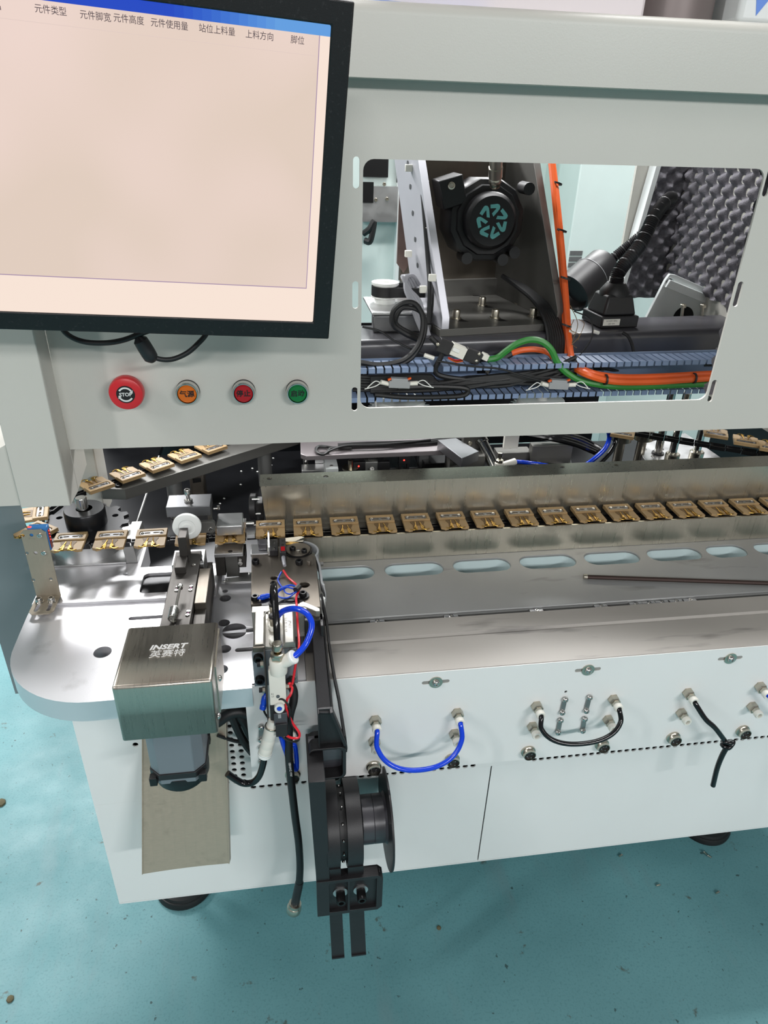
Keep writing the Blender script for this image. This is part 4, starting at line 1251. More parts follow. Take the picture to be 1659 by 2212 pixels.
part('sleeve', MB().lathe(a, b - a, [(0.0018, -0.003), (0.0022, 0), (0.0036, 0.002), (0.0040, 0.009), (0.0034, 0.0125), (0.0040, 0.0135), (0.0038, 0.0185), (0.0018, 0.019)], 14), 'blue_plastic', t)
part('lead', MB().tube([b, PY(572, 1540, -0.228), PY(580, 1552, -0.229)], 0.0013, 8, 6), 'black_rubber', t)
solo('black_plug_lead', MB().tube([PY(601, 1574, -0.247), PY(608, 1588, -0.252), PY(620, 1599, -0.254), PY(636, 1602, -0.252), PY(646, 1597, -0.248), PY(641, 1583, -0.245), PY(627, 1556, -0.243), PY(625, 1530, -0.242), PY(617, 1516, -0.240), PY(608, 1510, -0.238), PY(598, 1512, -0.236)], 0.0012, 8, 5), 'black_rubber',
     'thin black lead looping beside the red wire at the solenoid', 'wire')

pc = thing('power_cable', 'thick black cable hanging free in front of the panel with a silver round plug', 'cable', PY(635, 1965, -0.235))
cp = [PY(622, 1470, -0.218), PY(634, 1492, -0.220), PY(634, 1515, -0.224), PY(626, 1545, -0.228), PY(624, 1580, -0.232), PY(624, 1630, -0.236), PY(629, 1690, -0.238), PY(637, 1760, -0.238), PY(645, 1820, -0.238), PY(648, 1870, -0.238), PY(646, 1915, -0.238)]
part('sheath', MB().tube(cp, 0.0051, 14, 6), 'black_rubber', pc)
lettering('cable_print', '18AWG VW', 0.0042, (PY(626, 1655, -0.238) + Vector((0.0005, -0.0053, 0)), (0.06, -0.1, -1), (1, 0, 0.06)), 'white_ink', pc, depth=0.0002)
e0, e1 = PY(647, 1905, -0.238), PY(636, 1958, -0.240)
d_ = (e1 - e0).normalized()
part('strain_boot', MB().lathe(e0, d_, [(0.0056, 0), (0.0060, 0.002), (0.0062, (e1 - e0).length)], 16), 'black_plastic', pc)
part('plug_shell', MB().lathe(e1 - d_ * 0.008, d_, [(0.0072, 0), (0.0090, 0.001), (0.0090, 0.006), (0.0098, 0.007), (0.0104, 0.009), (0.0104, 0.017), (0.0098, 0.018), (0.0085, 0.018), (0.0085, 0.006)], 28), 'nickel', pc)

# blue tube bent double at the first socket
solo('blue_bent_tube', MB().tube([(STX[0], YS - 0.014, 0.581), (STX[0] + 0.0005, YS - 0.022, 0.573), PY(637, 1612, -0.222), PY(641, 1645, -0.222), PY(640, 1662, -0.222), PY(633, 1655, -0.226), PY(622, 1636, -0.230), PY(614, 1614, -0.234), PY(607, 1590, -0.236)], 0.0031, 12, 6), 'blue_tube',
     'blue air tube folded double behind the hanging black cable', 'tube')
# tubes at the other stations
def loop_tube(name, i, j, dip, out_, m, lab):
    a, b = STX[i], STX[j]
    zt = 0.581
    R_ = (b - a) / 2
    pts = [(a, YS - 0.015, zt), (a, YS - 0.021, zt - 0.0015)]
    for k in range(1, 16):
        t = PI * k / 16
        cx_ = math.cos(t)
        pts.append(((a + b) / 2 - math.copysign(abs(cx_) ** 0.9, cx_) * (R_ + 0.0025), YS - 0.021 - (out_ - 0.021) * math.sin(t) ** 0.75, zt - 0.004 - (dip - 0.004) * math.sin(t) ** 0.85))
    pts += [(b, YS - 0.021, zt - 0.0015), (b, YS - 0.015, zt)]
    return solo(name, MB().tube(pts, 0.0033, 14, 4), m, lab, 'tube')


loop_tube('blue_link_tube', 1, 2, 0.050, 0.045, 'blue_tube', 'blue air tube hanging in a U between two fittings behind the reel')
loop_tube('black_link_tube', 3, 4, 0.034, 0.042, 'black_gloss', 'black air tube hanging in a U between two fittings under the silver link bars')
kt = thing('knotted_tube', 'black air tube tied in a knot and hanging from one fitting at right', 'tube', (STX[5], YS - 0.05, 0.45))
x5 = STX[5]
kn = PY(1570, 1606, -0.236)
part('upper_tube', MB().tube([(x5, YS - 0.015, 0.581), (x5 + 0.003, YS - 0.021, 0.576), (x5 + 0.016, YS - 0.030, 0.558), PY(1545, 1573, -0.234), kn], 0.0036, 12, 6), 'black_gloss', kt)
rr = 0.0062
part('knot', MB().tube([kn + Vector((-rr, 0, 0.004)), kn + Vector((0, -0.005, 0.006)), kn + Vector((rr, 0, 0.002)), kn + Vector((0.003, 0.004, -0.004)), kn + Vector((-rr, 0, -0.002)), kn + Vector((-0.002, -0.007, -0.001)), kn + Vector((rr, -0.003, 0.005)), kn + Vector((0.004, 0.003, -0.006))], 0.0034, 10, 5), 'black_gloss', kt)
part('tail', MB().tube([kn + Vector((0.003, 0, -0.003)), PY(1560, 1632, -0.237), PY(1549, 1660, -0.238), PY(1540, 1697, -0.238)], 0.0036, 12, 6), 'black_gloss', kt)
solo('blue_edge_tube', MB().tube([(STX[6], YS - 0.015, 0.581), (STX[6] + 0.006, YS - 0.022, 0.577), (STX[6] + 0.03, YS - 0.035, 0.560), (STX[6] + 0.054, YS - 0.04, 0.548), (STX[7], YS - 0.03, 0.562), (STX[7], YS - 0.015, 0.581)], 0.0033, 12, 6), 'blue_tube',
     'blue air tube leaving the frame at the right edge from a fitting', 'tube')

# =================================================================== REEL HOLDER
rh = thing('reel_holder', 'black moulded plastic reel holder arm hanging in front of the cabinet', 'holder', (0.03, -0.25, 0.2))
YA = -0.250
# sloping arm from the feeder down to the front
aL0, aR0 = PY(671, 1330, -0.142), PY(695, 1330, -0.142)
aL1, aR1 = PY(686, 1541, -0.246), PY(716, 1541, -0.246)
dn = Vector((0, 0.006, -0.009))
part('sloping_arm', MB().hexa([aL0 + dn, aR0 + dn, aR1 + dn, aL1 + dn, aL0, aR0, aR1, aL1]), 'black_plastic', rh, bevel=0.0012)
q = MB()
w0 = PY(655, 1330, -0.142)
q.box((aL0.x - 0.008, -0.153, 0.6590), (aR0.x + 0.001, -0.1398, aL0.z + 0.001))
q.box((aR0.x - 0.003, -0.165, aL0.z - 0.022), (aR0.x + 0.001, -0.1398, aL0.z + 0.001))
part('mounting_box', q, 'black_plastic', rh, bevel=0.0008)
part('arm_web', MB().hexa([aR0 + Vector((0.001, 0.004, -0.012)), aR0 + Vector((0.003, 0.004, -0.012)), aR1 + Vector((0.003, 0.02, -0.045)), aR1 + Vector((0.001, 0.02, -0.045)), aR0 + Vector((0.001, 0, -0.004)), aR0 + Vector((0.003, 0, -0.004)), aR1 + Vector((0.003, 0, -0.004)), aR1 + Vector((0.001, 0, -0.004))]), 'black_rubber', rh)
# flexible strip that bows from the feeder to the holder
st = [PY(694, 1285, -0.100), PY(706, 1344, -0.135), PY(711, 1391, -0.165), PY(723, 1464, -0.204), PY(732, 1507, -0.220), PY(739, 1552, -0.232), PY(745, 1592, -0.242), PY(748, 1618, -0.246)]
q = MB()
for a, b in zip(st, st[1:]):
    o_ = Vector((0, 0.004, -0.010))
    x_ = Vector((0.0014, 0, 0))
    q.hexa([a - x_ + o_, a + x_ + o_, b + x_ + o_, b - x_ + o_, a - x_ - o_ * .3, a + x_ - o_ * .3, b + x_ - o_ * .3, b - x_ - o_ * .3])
part('bowed_strip', q, 'black_rubber', rh)
# gusset pocket below the arm : floor and two rims
g = [PY(x, y, YA) for x, y in ((688, 1542), (716, 1540), (746, 1612), (690, 1616))]
bk = Vector((0, 0.010, 0))
part('gusset_floor', MB().hexa([g[3] + bk * .7, g[2] + bk * .7, g[2] + bk, g[3] + bk, g[0] + bk * .7, g[1] + bk * .7, g[1] + bk, g[0] + bk]), 'black_plastic', rh)


def rim(a, b, w, name='rim', d=0.010):
    u_ = (b - a).normalized()
    n_ = Vector((u_.z, 0, -u_.x)) * w
    q_ = MB().hexa([a - n_, b - n_, b - n_ + Vector((0, d, 0)), a - n_ + Vector((0, d, 0)), a + n_, b + n_, b + n_ + Vector((0, d, 0)), a + n_ + Vector((0, d, 0))])
    return part(name, q_, 'black_plastic', rh, bevel=0.0005)


rim(g[1], g[2], 0.0019)
rim(g[0], g[3], 0.0008)
# pocket box with a curved floor
b_ = [PY(x, y, YA) for x, y in ((667, 1622), (747, 1616), (749, 1692), (667, 1688))]
xl, xr, zt2, zb2 = b_[0].x, b_[1].x + .0005, b_[0].z + .001, b_[3].z
o2 = rrect(xl, zb2, xr, zt2, 0.008, 5)
i2 = rrect(xl + 0.0008, zb2 + 0.0025, xr - 0.0045, zt2 - 0.003, 0.006, 5)
part('pocket_rim', MB().plate(((0, YA + 0.03, 0), (1, 0, 0), (0, 0, 1)), o2, [i2], 0.030), 'black_plastic', rh, bevel=0.0006)
q = MB()
prev = None
for i in range(11):
    a = math.radians(-60 + 120 * i / 10)
    y = YA + 0.020 - 0.012 * math.cos(a) + 0.004
    z = (zt2 + zb2) / 2 + (zt2 - zb2) / 2 * math.sin(a) / math.sin(math.radians(60))
    cur = (y, z)
    if prev:
        q.hexa([(xl, prev[0], prev[1]), (xr, prev[0], prev[1]), (xr, prev[0] + .004, prev[1]), (xl, prev[0] + .004, prev[1]), (xl, cur[0], cur[1]), (xr, cur[0], cur[1]), (xr, cur[0] + .004, cur[1]), (xl, cur[0] + .004, cur[1])])
    prev = cur
part('pocket_floor', q, 'black_paint', rh)
# long side frame
f0 = [PY(x, y, -0.290) for x, y in ((666, 1690), (703, 1688), (713, 1900), (685, 1922))]
fb = Vector((0, 0.075, 0))
part('side_frame', MB().hexa([f0[3], f0[2], f0[2] + fb, f0[3] + fb, f0[0], f0[1], f0[1] + fb, f0[0] + fb]), 'black_plastic', rh, bevel=0.001)
# drum bands and hub
HC = Vector((0.0, -0.236, 0.435))


def band(x0, x1, name):
    q_ = MB()
    q_.ring((x0, HC.y, HC.z), (1, 0, 0), 0.056, 0.051, x1 - x0, 44)
    return part(name, q_, 'black_plastic', rh, bevel=0.0005)


xb = [PY(x, 1790, -0.29).x for x in (706, 736, 752, 787)]
band(xb[0], xb[1], 'drum_band')
band(xb[2], xb[3], 'drum_band')
part('drum_core', MB().cyl((f0[1].x - 0.002, HC.y, HC.z), (xb[3] - 0.001, HC.y, HC.z), 0.047, n=40), 'black_rubber', rh)
for k in range(10):
    a = math.radians(-95 + 24 * k)
    p = HC + Vector(((xb[1] + xb[2]) / 2, -0.0475 * math.cos(a), 0.0475 * math.sin(a)))
    part('steel_pin', MB().lathe(p, Vector((0, -math.cos(a), math.sin(a))), [(0.0016, 0), (0.0016, 0.002), (0.001, 0.0028), (0, 0.003)], 8), 'chrome', rh)
xh0, xh1 = PY(787, 1770, -0.26).x, PY(838, 1770, -0.26).x
part('hub', MB().lathe((xh0 - 0.001, HC.y, HC.z), (1, 0, 0), [(0.0315, 0), (0.0315, 0.0145), (0.0310, 0.0150), (0.0315, 0.0155), (0.0315, xh1 - xh0 - 0.002), (0.036, xh1 - xh0 + 0.003)], 40), 'black_paint', rh)
xd = PY(866, 1767, -0.236).x
part('reel_flange', MB().lathe((xh1, HC.y, HC.z), (1, 0, 0), [(0.034, 0.0), (0.067, 0.0005), (0.0675, 0.0010), (0.0675, 0.0028), (0.067, 0.0034), (0.012, 0.0034)], 64), 'black_plastic', rh)
# clamp bar with two bolts and the two strap tails
YB = -0.292
cbk = [PY(x, y, YB) for x, y in ((684, 1908), (828, 1888), (828, 1962), (686, 1977))]
cx_0, cx_1, cz_0, cz_1 = cbk[3].x, cbk[1].x, cbk[2].z - .001, cbk[1].z - .002
r_o = [(cx_0, cz_0), (cx_1 - 0.006, cz_0), (cx_1, cz_0 + 0.006), (cx_1, cz_1 - 0.007), (cx_1 - 0.006, cz_1), (cx_0, cz_1)]
bc = [PY(736, 1944, YB), PY(780, 1939, YB)]
hls = []
for c in bc:
    hls.append(rrect(c.x - 0.015, cz_0 + 0.006, c.x + (0.015 if c is bc[0] else 0.022), cz_1 - 0.006, 0.001, 2))
hls[1] = [(min(x, cx_1 - 0.008), y) for x, y in hls[1]]
hls[0] = [(min(x, min(a for a, _ in hls[1]) - 0.003), y) for x, y in hls[0]]
cl = part('clamp_bar', MB().plate(((0, YB + 0.016, 0), (1, 0, 0), (0, 0, 1)), r_o, hls, 0.016), 'black_plastic', rh, bevel=0.0008)
part('clamp_floor', MB().box((cx_0 + .001, YB + 0.006, cz_0 + .002), (cx_1 - 0.003, YB + 0.012, cz_1 - .002)), 'black_plastic', cl)
for c in bc:
    zc = (cz_0 + cz_1) / 2 + 0.003
    w = part('washer', MB().ring((c.x, YB + 0.0060, zc), (0, -1, 0), 0.0098, 0.004, 0.0016, 24), 'alu', rh, label='bright steel washer')
    part('cap_screw', MB().socket_screw((c.x, YB + 0.0044, zc), (0, -1, 0), 0.0062, 0.015), 'black_oxide', w)
for k in (0, 1):
    x0, x1 = xb[2 * k], xb[2 * k + 1]
    pth = []
    for i in range(13):
        t = i / 12
        # leaves the drum's front, passes behind the clamp bar and hangs
        y = -0.290 + 0.010 * math.sin(t * PI) + 0.004 * t
        z = HC.z - 0.02 - t * 0.205
        sx = (0.004 + 0.002 * k) * t
        pth.append((x0 + sx, x1 + sx + 0.001 * t, y, z))
    q = MB()
    for a, b in zip(pth, pth[1:]):
        q.hexa([(b[0], b[2], b[3]), (b[1], b[2], b[3]), (b[1], b[2] + .0035, b[3]), (b[0], b[2] + .0035, b[3]), (a[0], a[2], a[3]), (a[1], a[2], a[3]), (a[1], a[2] + .0035, a[3]), (a[0], a[2] + .0035, a[3])])
    q.box((pth[-1][0], pth[-1][2] - 0.002, pth[-1][3] - 0.003), (pth[-1][1], pth[-1][2] + 0.0035, pth[-1][3]))
    part('strap_tail', q, 'black_plastic', rh)

# brown rod lying on the deck
r0 = PZ(1262, 1246, 0.662)
r1 = PZ(1700, 1261, 0.662)
rod = thing('brown_rod', 'thin dark brown ribbed rod lying on the grey deck at right', 'rod', r0)
part('rod', MB().tube([r0, r1], 0.0034, 8, 1), 'brown_rod', rod)
part('rod_end', MB().cyl(r0 - (r1 - r0).normalized() * 0.0006, r0 + (r1 - r0).normalized() * 0.0045, 0.0037, n=10), 'nickel', rod)

# =================================================================== INSIDE : BEAM, COLUMN, MOTOR
BA, BB = PZ(780, 742, 0.95), PZ(1545, 715, 0.95)
UB = (BB - BA).normalized()
VB = Vector((-UB.y, UB.x, 0))


def bp(s, t, z):
    """place along the cross beam : s metres right of its left mark, t metres to the back"""
    q_ = BA + UB * s + VB * t
    return Vector((q_.x, q_.y, z))


bm_ = thing('cross_beam', 'black painted square tube running across the inside of the machine', 'beam', bp(0.3, 0.06, 0.88))
sec = [(0.0, 0.885), (0.10, 0.885), (0.10, 0.953)]
for i in range(7):
    a = math.radians(90 + 15 * i)
    sec.append((0.012 + 0.012 * math.cos(a), 0.941 + 0.012 * math.sin(a)))
part('beam_tube', MB().plate((BA + UB * -0.30 - Vector((0, 0, BA.z)), VB, (0, 0, 1)), sec, (), 1.16), 'black_paint', bm_)

cl_ = thing('column', 'grey machined column of two slanted gusset plates on a bolted foot plate', 'column', bp(0.22, 0.1, 0.953))
CA, CB = PZ(950, 712, 0.965), PZ(1215, 690, 0.965)
UC = (CB - CA).normalized()
UC = (UC + UB * 1.2).normalized()
VC = Vector((-UC.y, UC.x, 0))
CW = 0.232


def cp(s, t, z):
    q_ = CA + UC * s + VC * t
    return Vector((q_.x, q_.y, z))


def cbox(s0, s1, t0, t1, z0, z1):
    return MB().hexa([cp(s0, t0, z0), cp(s1, t0, z0), cp(s1, t1, z0), cp(s0, t1, z0), cp(s0, t0, z1), cp(s1, t0, z1), cp(s1, t1, z1), cp(s0, t1, z1)])


part('foot_plate', cbox(0, CW, 0, 0.26, 0.953, 0.965), 'bar_anod', cl_, bevel=0.0006)
gp = [(0.0, 0.965), (0.0, 0.984), (0.165, 1.235), (0.29, 1.235), (0.29, 0.965)]
gp2 = [(0.0, 0.965), (0.0, 0.984), (0.165, 1.235), (0.29, 1.235), (0.13, 0.965)]
for nm, s, gq, gm in (('gusset_plate', 0.003, gp2, 'lit_gusset_alu'), ('gusset_plate', CW - 0.016, gp, 'bar_anod')):  # bright left, dark right: lighting of the gussets put into their materials
    o_ = CA + UC * s
    part(nm, MB().plate(((o_.x, o_.y, 0), VC, (0, 0, 1)), gq, (), 0.013), gm, cl_, bevel=0.0006)
part('back_plate', cbox(0.016, CW - 0.016, 0.25, 0.262, 0.995, 1.24), 'tool_steel', cl_)
part('back_foot', cbox(0.016, CW - 0.016, 0.238, 0.255, 0.965, 0.996), 'bar_anod', cl_)
for px, py in ((1015, 634), (1092, 633), (1041, 659), (1121, 656), (985, 688), (1069, 687), (1151, 684), (1008, 630)):
    c = PZ(px, py, 0.9655)
    w = part('washer', MB().ring((c.x, c.y, 0.9652), (0, 0, 1), 0.0095, 0.004, 0.0018, 18), 'nickel', cl_)
    part('cap_screw', MB().socket_screw((c.x, c.y, 0.967), (0, 0, 1), 0.0068, 0.0135), 'nickel', w)
    if px != 1008:
        part('slot_cut', MB().obox(Vector((c.x + 0.006, c.y - 0.012, 0.9651)), Vector((0.007, 0, 0)), Vector((-0.004, 0.010, 0)), Vector((0, 0, 0.0003))), 'black_oxide', cl_)
pa = CA + UC * 0.0025
for k, z in enumerate((1.045, 1.085, 1.125, 1.165, 1.20)):
    part('side_hole', MB().cyl(cp(0.0022, 0.125 + k * 0.018, z), cp(0.0032, 0.125 + k * 0.018, z), 0.0045, n=14), 'grey_anod', cl_)

# black servo motor inside the column
sm_ = thing('spindle_motor', 'black round motor with a teal wheel emblem inside the column', 'motor', cp(0.115, 0.15, 1.02))
mc0 = PY(1063, 478, 0.375)
ax = Vector((0.05, -1, 0.05)).normalized()
part('front_cap', MB().lathe(mc0 - ax * 0.02, ax, [(0.046, 0), (0.046, 0.012), (0.044, 0.016), (0.040, 0.020), (0.0395, 0.0205), (0, 0.0205)], 44), 'motor_black', sm_)
part('motor_drum', MB().lathe(mc0 - ax * 0.09, ax, [(0.069, 0), (0.069, 0.058), (0.066, 0.064), (0.058, 0.066), (0.056, 0.070)], 12), 'motor_black', sm_)
q = MB()
for k in range(4):
    a = math.radians(-60 + 28 * k - 90)
q.obox(mc0 + Vector((-0.066, 0.05, 0.042)), (0.020, 0, 0.006), (0, 0.03, 0), (-0.006, 0, 0.022))
part('terminal_box', q, 'motor_black', sm_, bevel=0.002)
part('box_screw', MB().socket_screw(mc0 + Vector((-0.070, 0.0195, 0.052)), (0, -1, 0), 0.006, 0.003), 'nickel', sm_)
for dx, dz in ((-0.035, -0.062), (0.05, -0.052), (0.063, 0.05), (0.03, -0.064)):
    part('lug', MB().cyl(mc0 + Vector((dx, 0.05, dz)), mc0 + Vector((dx, 0.012, dz)), 0.010, n=14), 'motor_black', sm_)
eu = Vector((0.05, -1, 0.05)).cross(Vector((0, 0, 1))).normalized() * -1
eu = Vector((1, 0.05, 0)).normalized()
ev = ax.cross(eu)
if ev.z < 0:
    ev = -ev
ew = eu.cross(ev)
fo_ = mc0 + ew * 0.0007
for k in range(7):
    a = 2 * PI * k / 7 + 0.30

    def P2(r, da):
        return (r * math.cos(a + da), r * math.sin(a + da))
    r1, r2 = 0.0255, 0.0205
    pts = [P2(0.0075, 0.20), P2(0.0175, -0.13), P2(0.0225, -0.16), P2(0.0262, -0.10), P2(0.0282, 0.02), P2(0.0278, 0.14), P2(0.0262, 0.58), P2(0.0205, 0.60), P2(0.0210, 0.16), P2(0.0205, 0.10), P2(0.0122, 0.50)]
    part('emblem_blade', MB().plate((fo_, eu, ev), pts, (), 0.0004), 'teal_ink', sm_, label='teal blade of the emblem')
c0, c1 = PY(1072, 340, 0.33), PY(1069, 405, 0.36)
d_ = (c1 - c0).normalized()
part('gland', MB().lathe(c0, d_, [(0.0105, 0), (0.0105, 0.016), (0.0115, 0.017), (0.0115, 0.034), (0.0095, 0.036), (0.0102, 0.038), (0.0102, 0.045), (0.0088, 0.047), (0.0088, 0.052)], 10), 'nickel', sm_, label='bright metal cable gland')

# gooseneck lamp
gl = thing('gooseneck_lamp', 'black gooseneck work lamp with square base and round head on the beam', 'lamp', PY(1330, 705, 0.33))
g0 = PZ(1280, 704, 0.954)
gx = UB
gy = VB
ctr = PZ(1332, 706, 0.954) + gy * 0.028


def gbox(h, w0, w1, z0, z1):
    return MB().hexa([Vector((*(ctr + gx * sx * w0 + gy * sy * h * w0 / w0 * (w0)).xy, z0)) for sx, sy in ((-1, -1), (1, -1), (1, 1), (-1, 1))] + [Vector((*(ctr + gx * sx * w1 + gy * sy * w1).xy, z1)) for sx, sy in ((-1, -1), (1, -1), (1, 1), (-1, 1))])


part('base', gbox(1, 0.036, 0.036, 0.954, 0.974), 'black_plastic', gl, bevel=0.002)
part('base_body', gbox(1, 0.032, 0.024, 0.974, 1.008), 'black_plastic', gl, bevel=0.004)
part('boot', MB().lathe((ctr.x, ctr.y, 1.003), (0.02, 0, 1), [(0.026, 0), (0.026, 0.008), (0.019, 0.018), (0.016, 0.022)], 20), 'black_rubber', gl)
lb = ctr - gy * 0.0366 - gx * 0.017
part('rating_label', MB().obox(Vector((lb.x, lb.y, 0.9645)), gx * 0.016, gy * 0.0003, Vector((0, 0, 0.0055))), 'white_plastic', gl, label='white printed label')
for r_ in range(2):
    lettering('label_print', ('AC220V 50Hz', 'LED 5W')[r_], 0.0036, (Vector((lb.x, lb.y, 0.9668 - 0.005 * r_)) - gy * 0.0004, gx, (0, 0, 1)), 'ink', gl, depth=0.0001)
npath = [Vector((ctr.x, ctr.y, 1.02)), Vector((ctr.x + 0.003, ctr.y, 1.045)), PY(1385, 525, 0.37), PY(1412, 470, 0.39), PY(1437, 436, 0.42), PY(1450, 428, 0.45), PY(1447, 440, 0.50), PY(1415, 480, 0.53), PY(1365, 525, 0.55), PY(1312, 568, 0.55)]
NR = 10 * 14
part('neck', MB().tube(npath, lambda t: 0.0118 - 0.0020 * t + 0.0011 * (1 if int(t * 130 * 2) % 2 else -1), 12, 32), 'black_plastic', gl)
h0, h1 = PY(1308, 570, 0.55), PY(1222, 645, 0.50)
d_ = (h1 - h0).normalized()
part('lamp_head', MB().lathe(h0, d_, [(0.011, -0.006), (0.013, 0), (0.034, 0.003), (0.037, 0.008), (0.037, 0.045), (0.0378, 0.046), (0.041, 0.048), (0.041, 0.105), (0.037, 0.105), (0.030, 0.09), (0, 0.09)], 36), 'black_plastic', gl)
part('head_ring', MB().ring(h0 + d_ * 0.0455, d_, 0.0415, 0.03, 0.0012, 36), 'grey_plastic', gl)

# belt pulley and drive box at the left
bd = thing('belt_drive', 'silver drive box with a white pulley and black toothed belt behind the left window edge', 'drive', PY(830, 690, 0.42))
c = PZ(831, 655, 0.985)
part('drive_box', MB().box((c.x - 0.03, c.y - 0.075, 0.953), (c.x + 0.07, c.y - 0.055, 0.982)), 'grey_anod', bd, bevel=0.003)
part('drive_plate', MB().box((c.x - 0.032, c.y - 0.075, 0.982), (c.x + 0.07, c.y + 0.05, 0.986)), 'alu', bd, bevel=0.001)
part('pulley', MB().lathe((c.x, c.y, 0.986), (0, 0, 1), [(0.018, 0), (0.018, 0.008), (0.024, 0.010), (0.024, 0.012), (0.021, 0.0125), (0.021, 0.030), (0.0235, 0.031), (0.0235, 0.035), (0.008, 0.035), (0.007, 0.02), (0, 0.02)], 32), 'white_nylon', bd)
part('toothed_belt', MB().ring((c.x, c.y, 0.999), (0, 0, 1), 0.0236, 0.0215, 0.016, 40).box((c.x, c.y + 0.0205, 0.999), (c.x + 0.07, c.y + 0.023, 1.015)).box((c.x, c.y - 0.023, 0.999), (c.x + 0.07, c.y - 0.0205, 1.015)), 'black_rubber', bd)

# slanted rusty red plate
rp = [PY(x, y, 0.50) for x, y in ((866, 345), (892, 345), (882, 575), (872, 590), (858, 570))]
solo('slide_cover', MB().plate(((0, 0.51, 0), (1, 0, 0), (0, 0, 1)), [(p.x, p.z) for p in rp], (), 0.008), mat('red_grey_cover', (134, 112, 106), 0.3, 0.4, var=0.25, vscale=9),
     'narrow reddish grey cover plate left of the column', 'cover')

# egg crate foam
def foam(name, o, u, v, nu, nv, per, amp, mask, label):
    b = MB()
    u, v = Vector(u), Vector(v)
    w = u.cross(v).normalized()
    L, H = u.length, v.length
    g = {}
    for i in range(nu + 1):
        for j in range(nv + 1):
            x, y = L * i / nu, H * j / nv
            if mask and not mask(x, y):
                continue
            r_ = random.Random(i * 991 + j)
            d = amp * (max(-0.55, math.sin(2 * PI * x / per + 0.8 * math.sin(y * 31)) * math.sin(2 * PI * y / per + 0.5 * math.sin(x * 23))) + 0.06 * r_.random())
            g[i, j] = b.bm.verts.new(Vector(o) + u * (i / nu) + v * (j / nv) + w * d)
    for i in range(nu):
        for j in range(nv):
            k = [g.get(t) for t in ((i, j), (i + 1, j), (i + 1, j + 1), (i, j + 1))]
            if all(k):
                b.face(k)
    return part(name, b, 'foam', None), label


XR = 0.845
o1, l1 = foam('acoustic_foam', (XR, 0.625, 0.975), (0, -0.54, 0), (0, 0, 0.32), 150, 90, 0.040, 0.0115, None, '')
tag(o1, 'dark grey egg crate foam lining the right inner side of the machine', 'foam')
zf = [PY(1430, 365, 0.62), PY(1345, 645, 0.62), PY(1420, 655, 0.62)]


def bmask(x, z):
    X, Z = 0.70 + x, 0.93 + z
    xl = zf[1].x + (zf[0].x - zf[1].x) * (Z - zf[1].z) / (zf[0].z - zf[1].z)
    return X > xl


o2, _ = foam('acoustic_foam', (0.70, 0.632, 0.938), (0.155, 0, 0), (0, 0, 0.35), 46, 100, 0.036, 0.010, bmask, '')
tag(o2, 'dark grey egg crate foam on the rear inner wall beside the white strip', 'foam')
o3, _ = foam('acoustic_foam', (0.594, 0.022, 0.93), (0, 0, 0.30), (0.10, 0, 0), 90, 30, 0.040, 0.0085, lambda a_, b_: b_ > 0.006 - 0.007 * max(0, math.sin(a_ * 2 * PI / 0.055)) ** 2, '')
bmesh_ = None
tag(o3, 'strip of dark foam glued behind the front panel at the right window edge', 'foam')
p = MB().box((XR + 0.004, 0.06, 0.80), (XR + 0.010, 0.66, 1.355))
p.box((0.74, 0.642, 0.94), (XR + 0.01, 0.650, 1.35))
lw = [PY(x, y, 0.60) for x, y in ((1425, 350), (1434, 350), (1402, 455), (1393, 455))]
part('foam_backing', p, 'enclosure', enc)
a_, b_2 = PY(1427, 356, 0.61), PY(1340, 660, 0.61)
part('edge_strip', MB().hexa([b_2 + Vector((-0.008, 0, 0)), b_2, b_2 + Vector((0, 0.03, 0)), b_2 + Vector((-0.008, 0.03, 0)), a_ + Vector((-0.008, 0, 0)), a_ + Vector((0.002, 0, 0)), a_ + Vector((0.002, 0.03, 0)), a_ + Vector((-0.008, 0.03, 0))]), 'bright_white', enc)

# white hinge arm at the right
ha = thing('hinge_arm', 'white painted angled arm with a round hole below the foam', 'arm', PY(1500, 690, 0.45))
hp = [PY(x, y, 0.47) for x, y in ((1395, 690), (1438, 605), (1448, 592), (1460, 594), (1600, 655), (1600, 690))]
hc = PY(1447, 611, 0.47)
part('arm_plate', MB().plate(((0, 0.478, 0), (1, 0, 0), (0, 0, 1)), [(p.x, p.z) for p in hp], [circ(hc.x, hc.z, 0.0085)], 0.008), 'bright_white', ha, bevel=0.001)
hp2 = [PY(x, y, 0.46) for x, y in ((1440, 622), (1605, 688), (1605, 668), (1450, 605))]
part('raised_rib', MB().plate(((0, 0.4705, 0), (1, 0, 0), (0, 0, 1)), [(p.x, p.z) for p in hp2], (), 0.008), 'bright_white', ha, bevel=0.001)
c = PY(1476, 686, 0.469)
part('dark_opening', MB().cyl((c.x, 0.4695, c.z), (c.x, 0.4705, c.z), 0.022, n=24), 'black_oxide', ha)
for px in (1475, 1518):
    a, b = PY(px - 3, 688, 0.40), PY(px, 664, 0.40)
    o = thing('long_screw', 'long thin screw standing behind the black beam, %s of the pair' % ('left one' if px < 1500 else 'right one'), 'screw', a, 'screws behind the beam')
    part('shank', MB().cyl(a, b, 0.0030, n=10), 'nickel', o)
    part('head', MB().socket_screw(b, (0, 0, 1), 0.0058, 0.006), 'nickel', o)

# =================================================================== CABLE DUCT
DY = 0.176
DA, DB = PY(778, 797, DY), PY(1560, 776, DY)
LA, LB = PY(762, 860, DY), PY(1530, 840, DY)
cd = thing('cable_duct', 'blue grey slotted cable duct with comb fingers running under the black beam', 'duct', (0.4, DY, 0.87))
Xa, Xb = -0.16, 0.80


def zat(A, B, x):
    return A.z + (B.z - A.z) * (x - A.x) / (B.x - A.x)


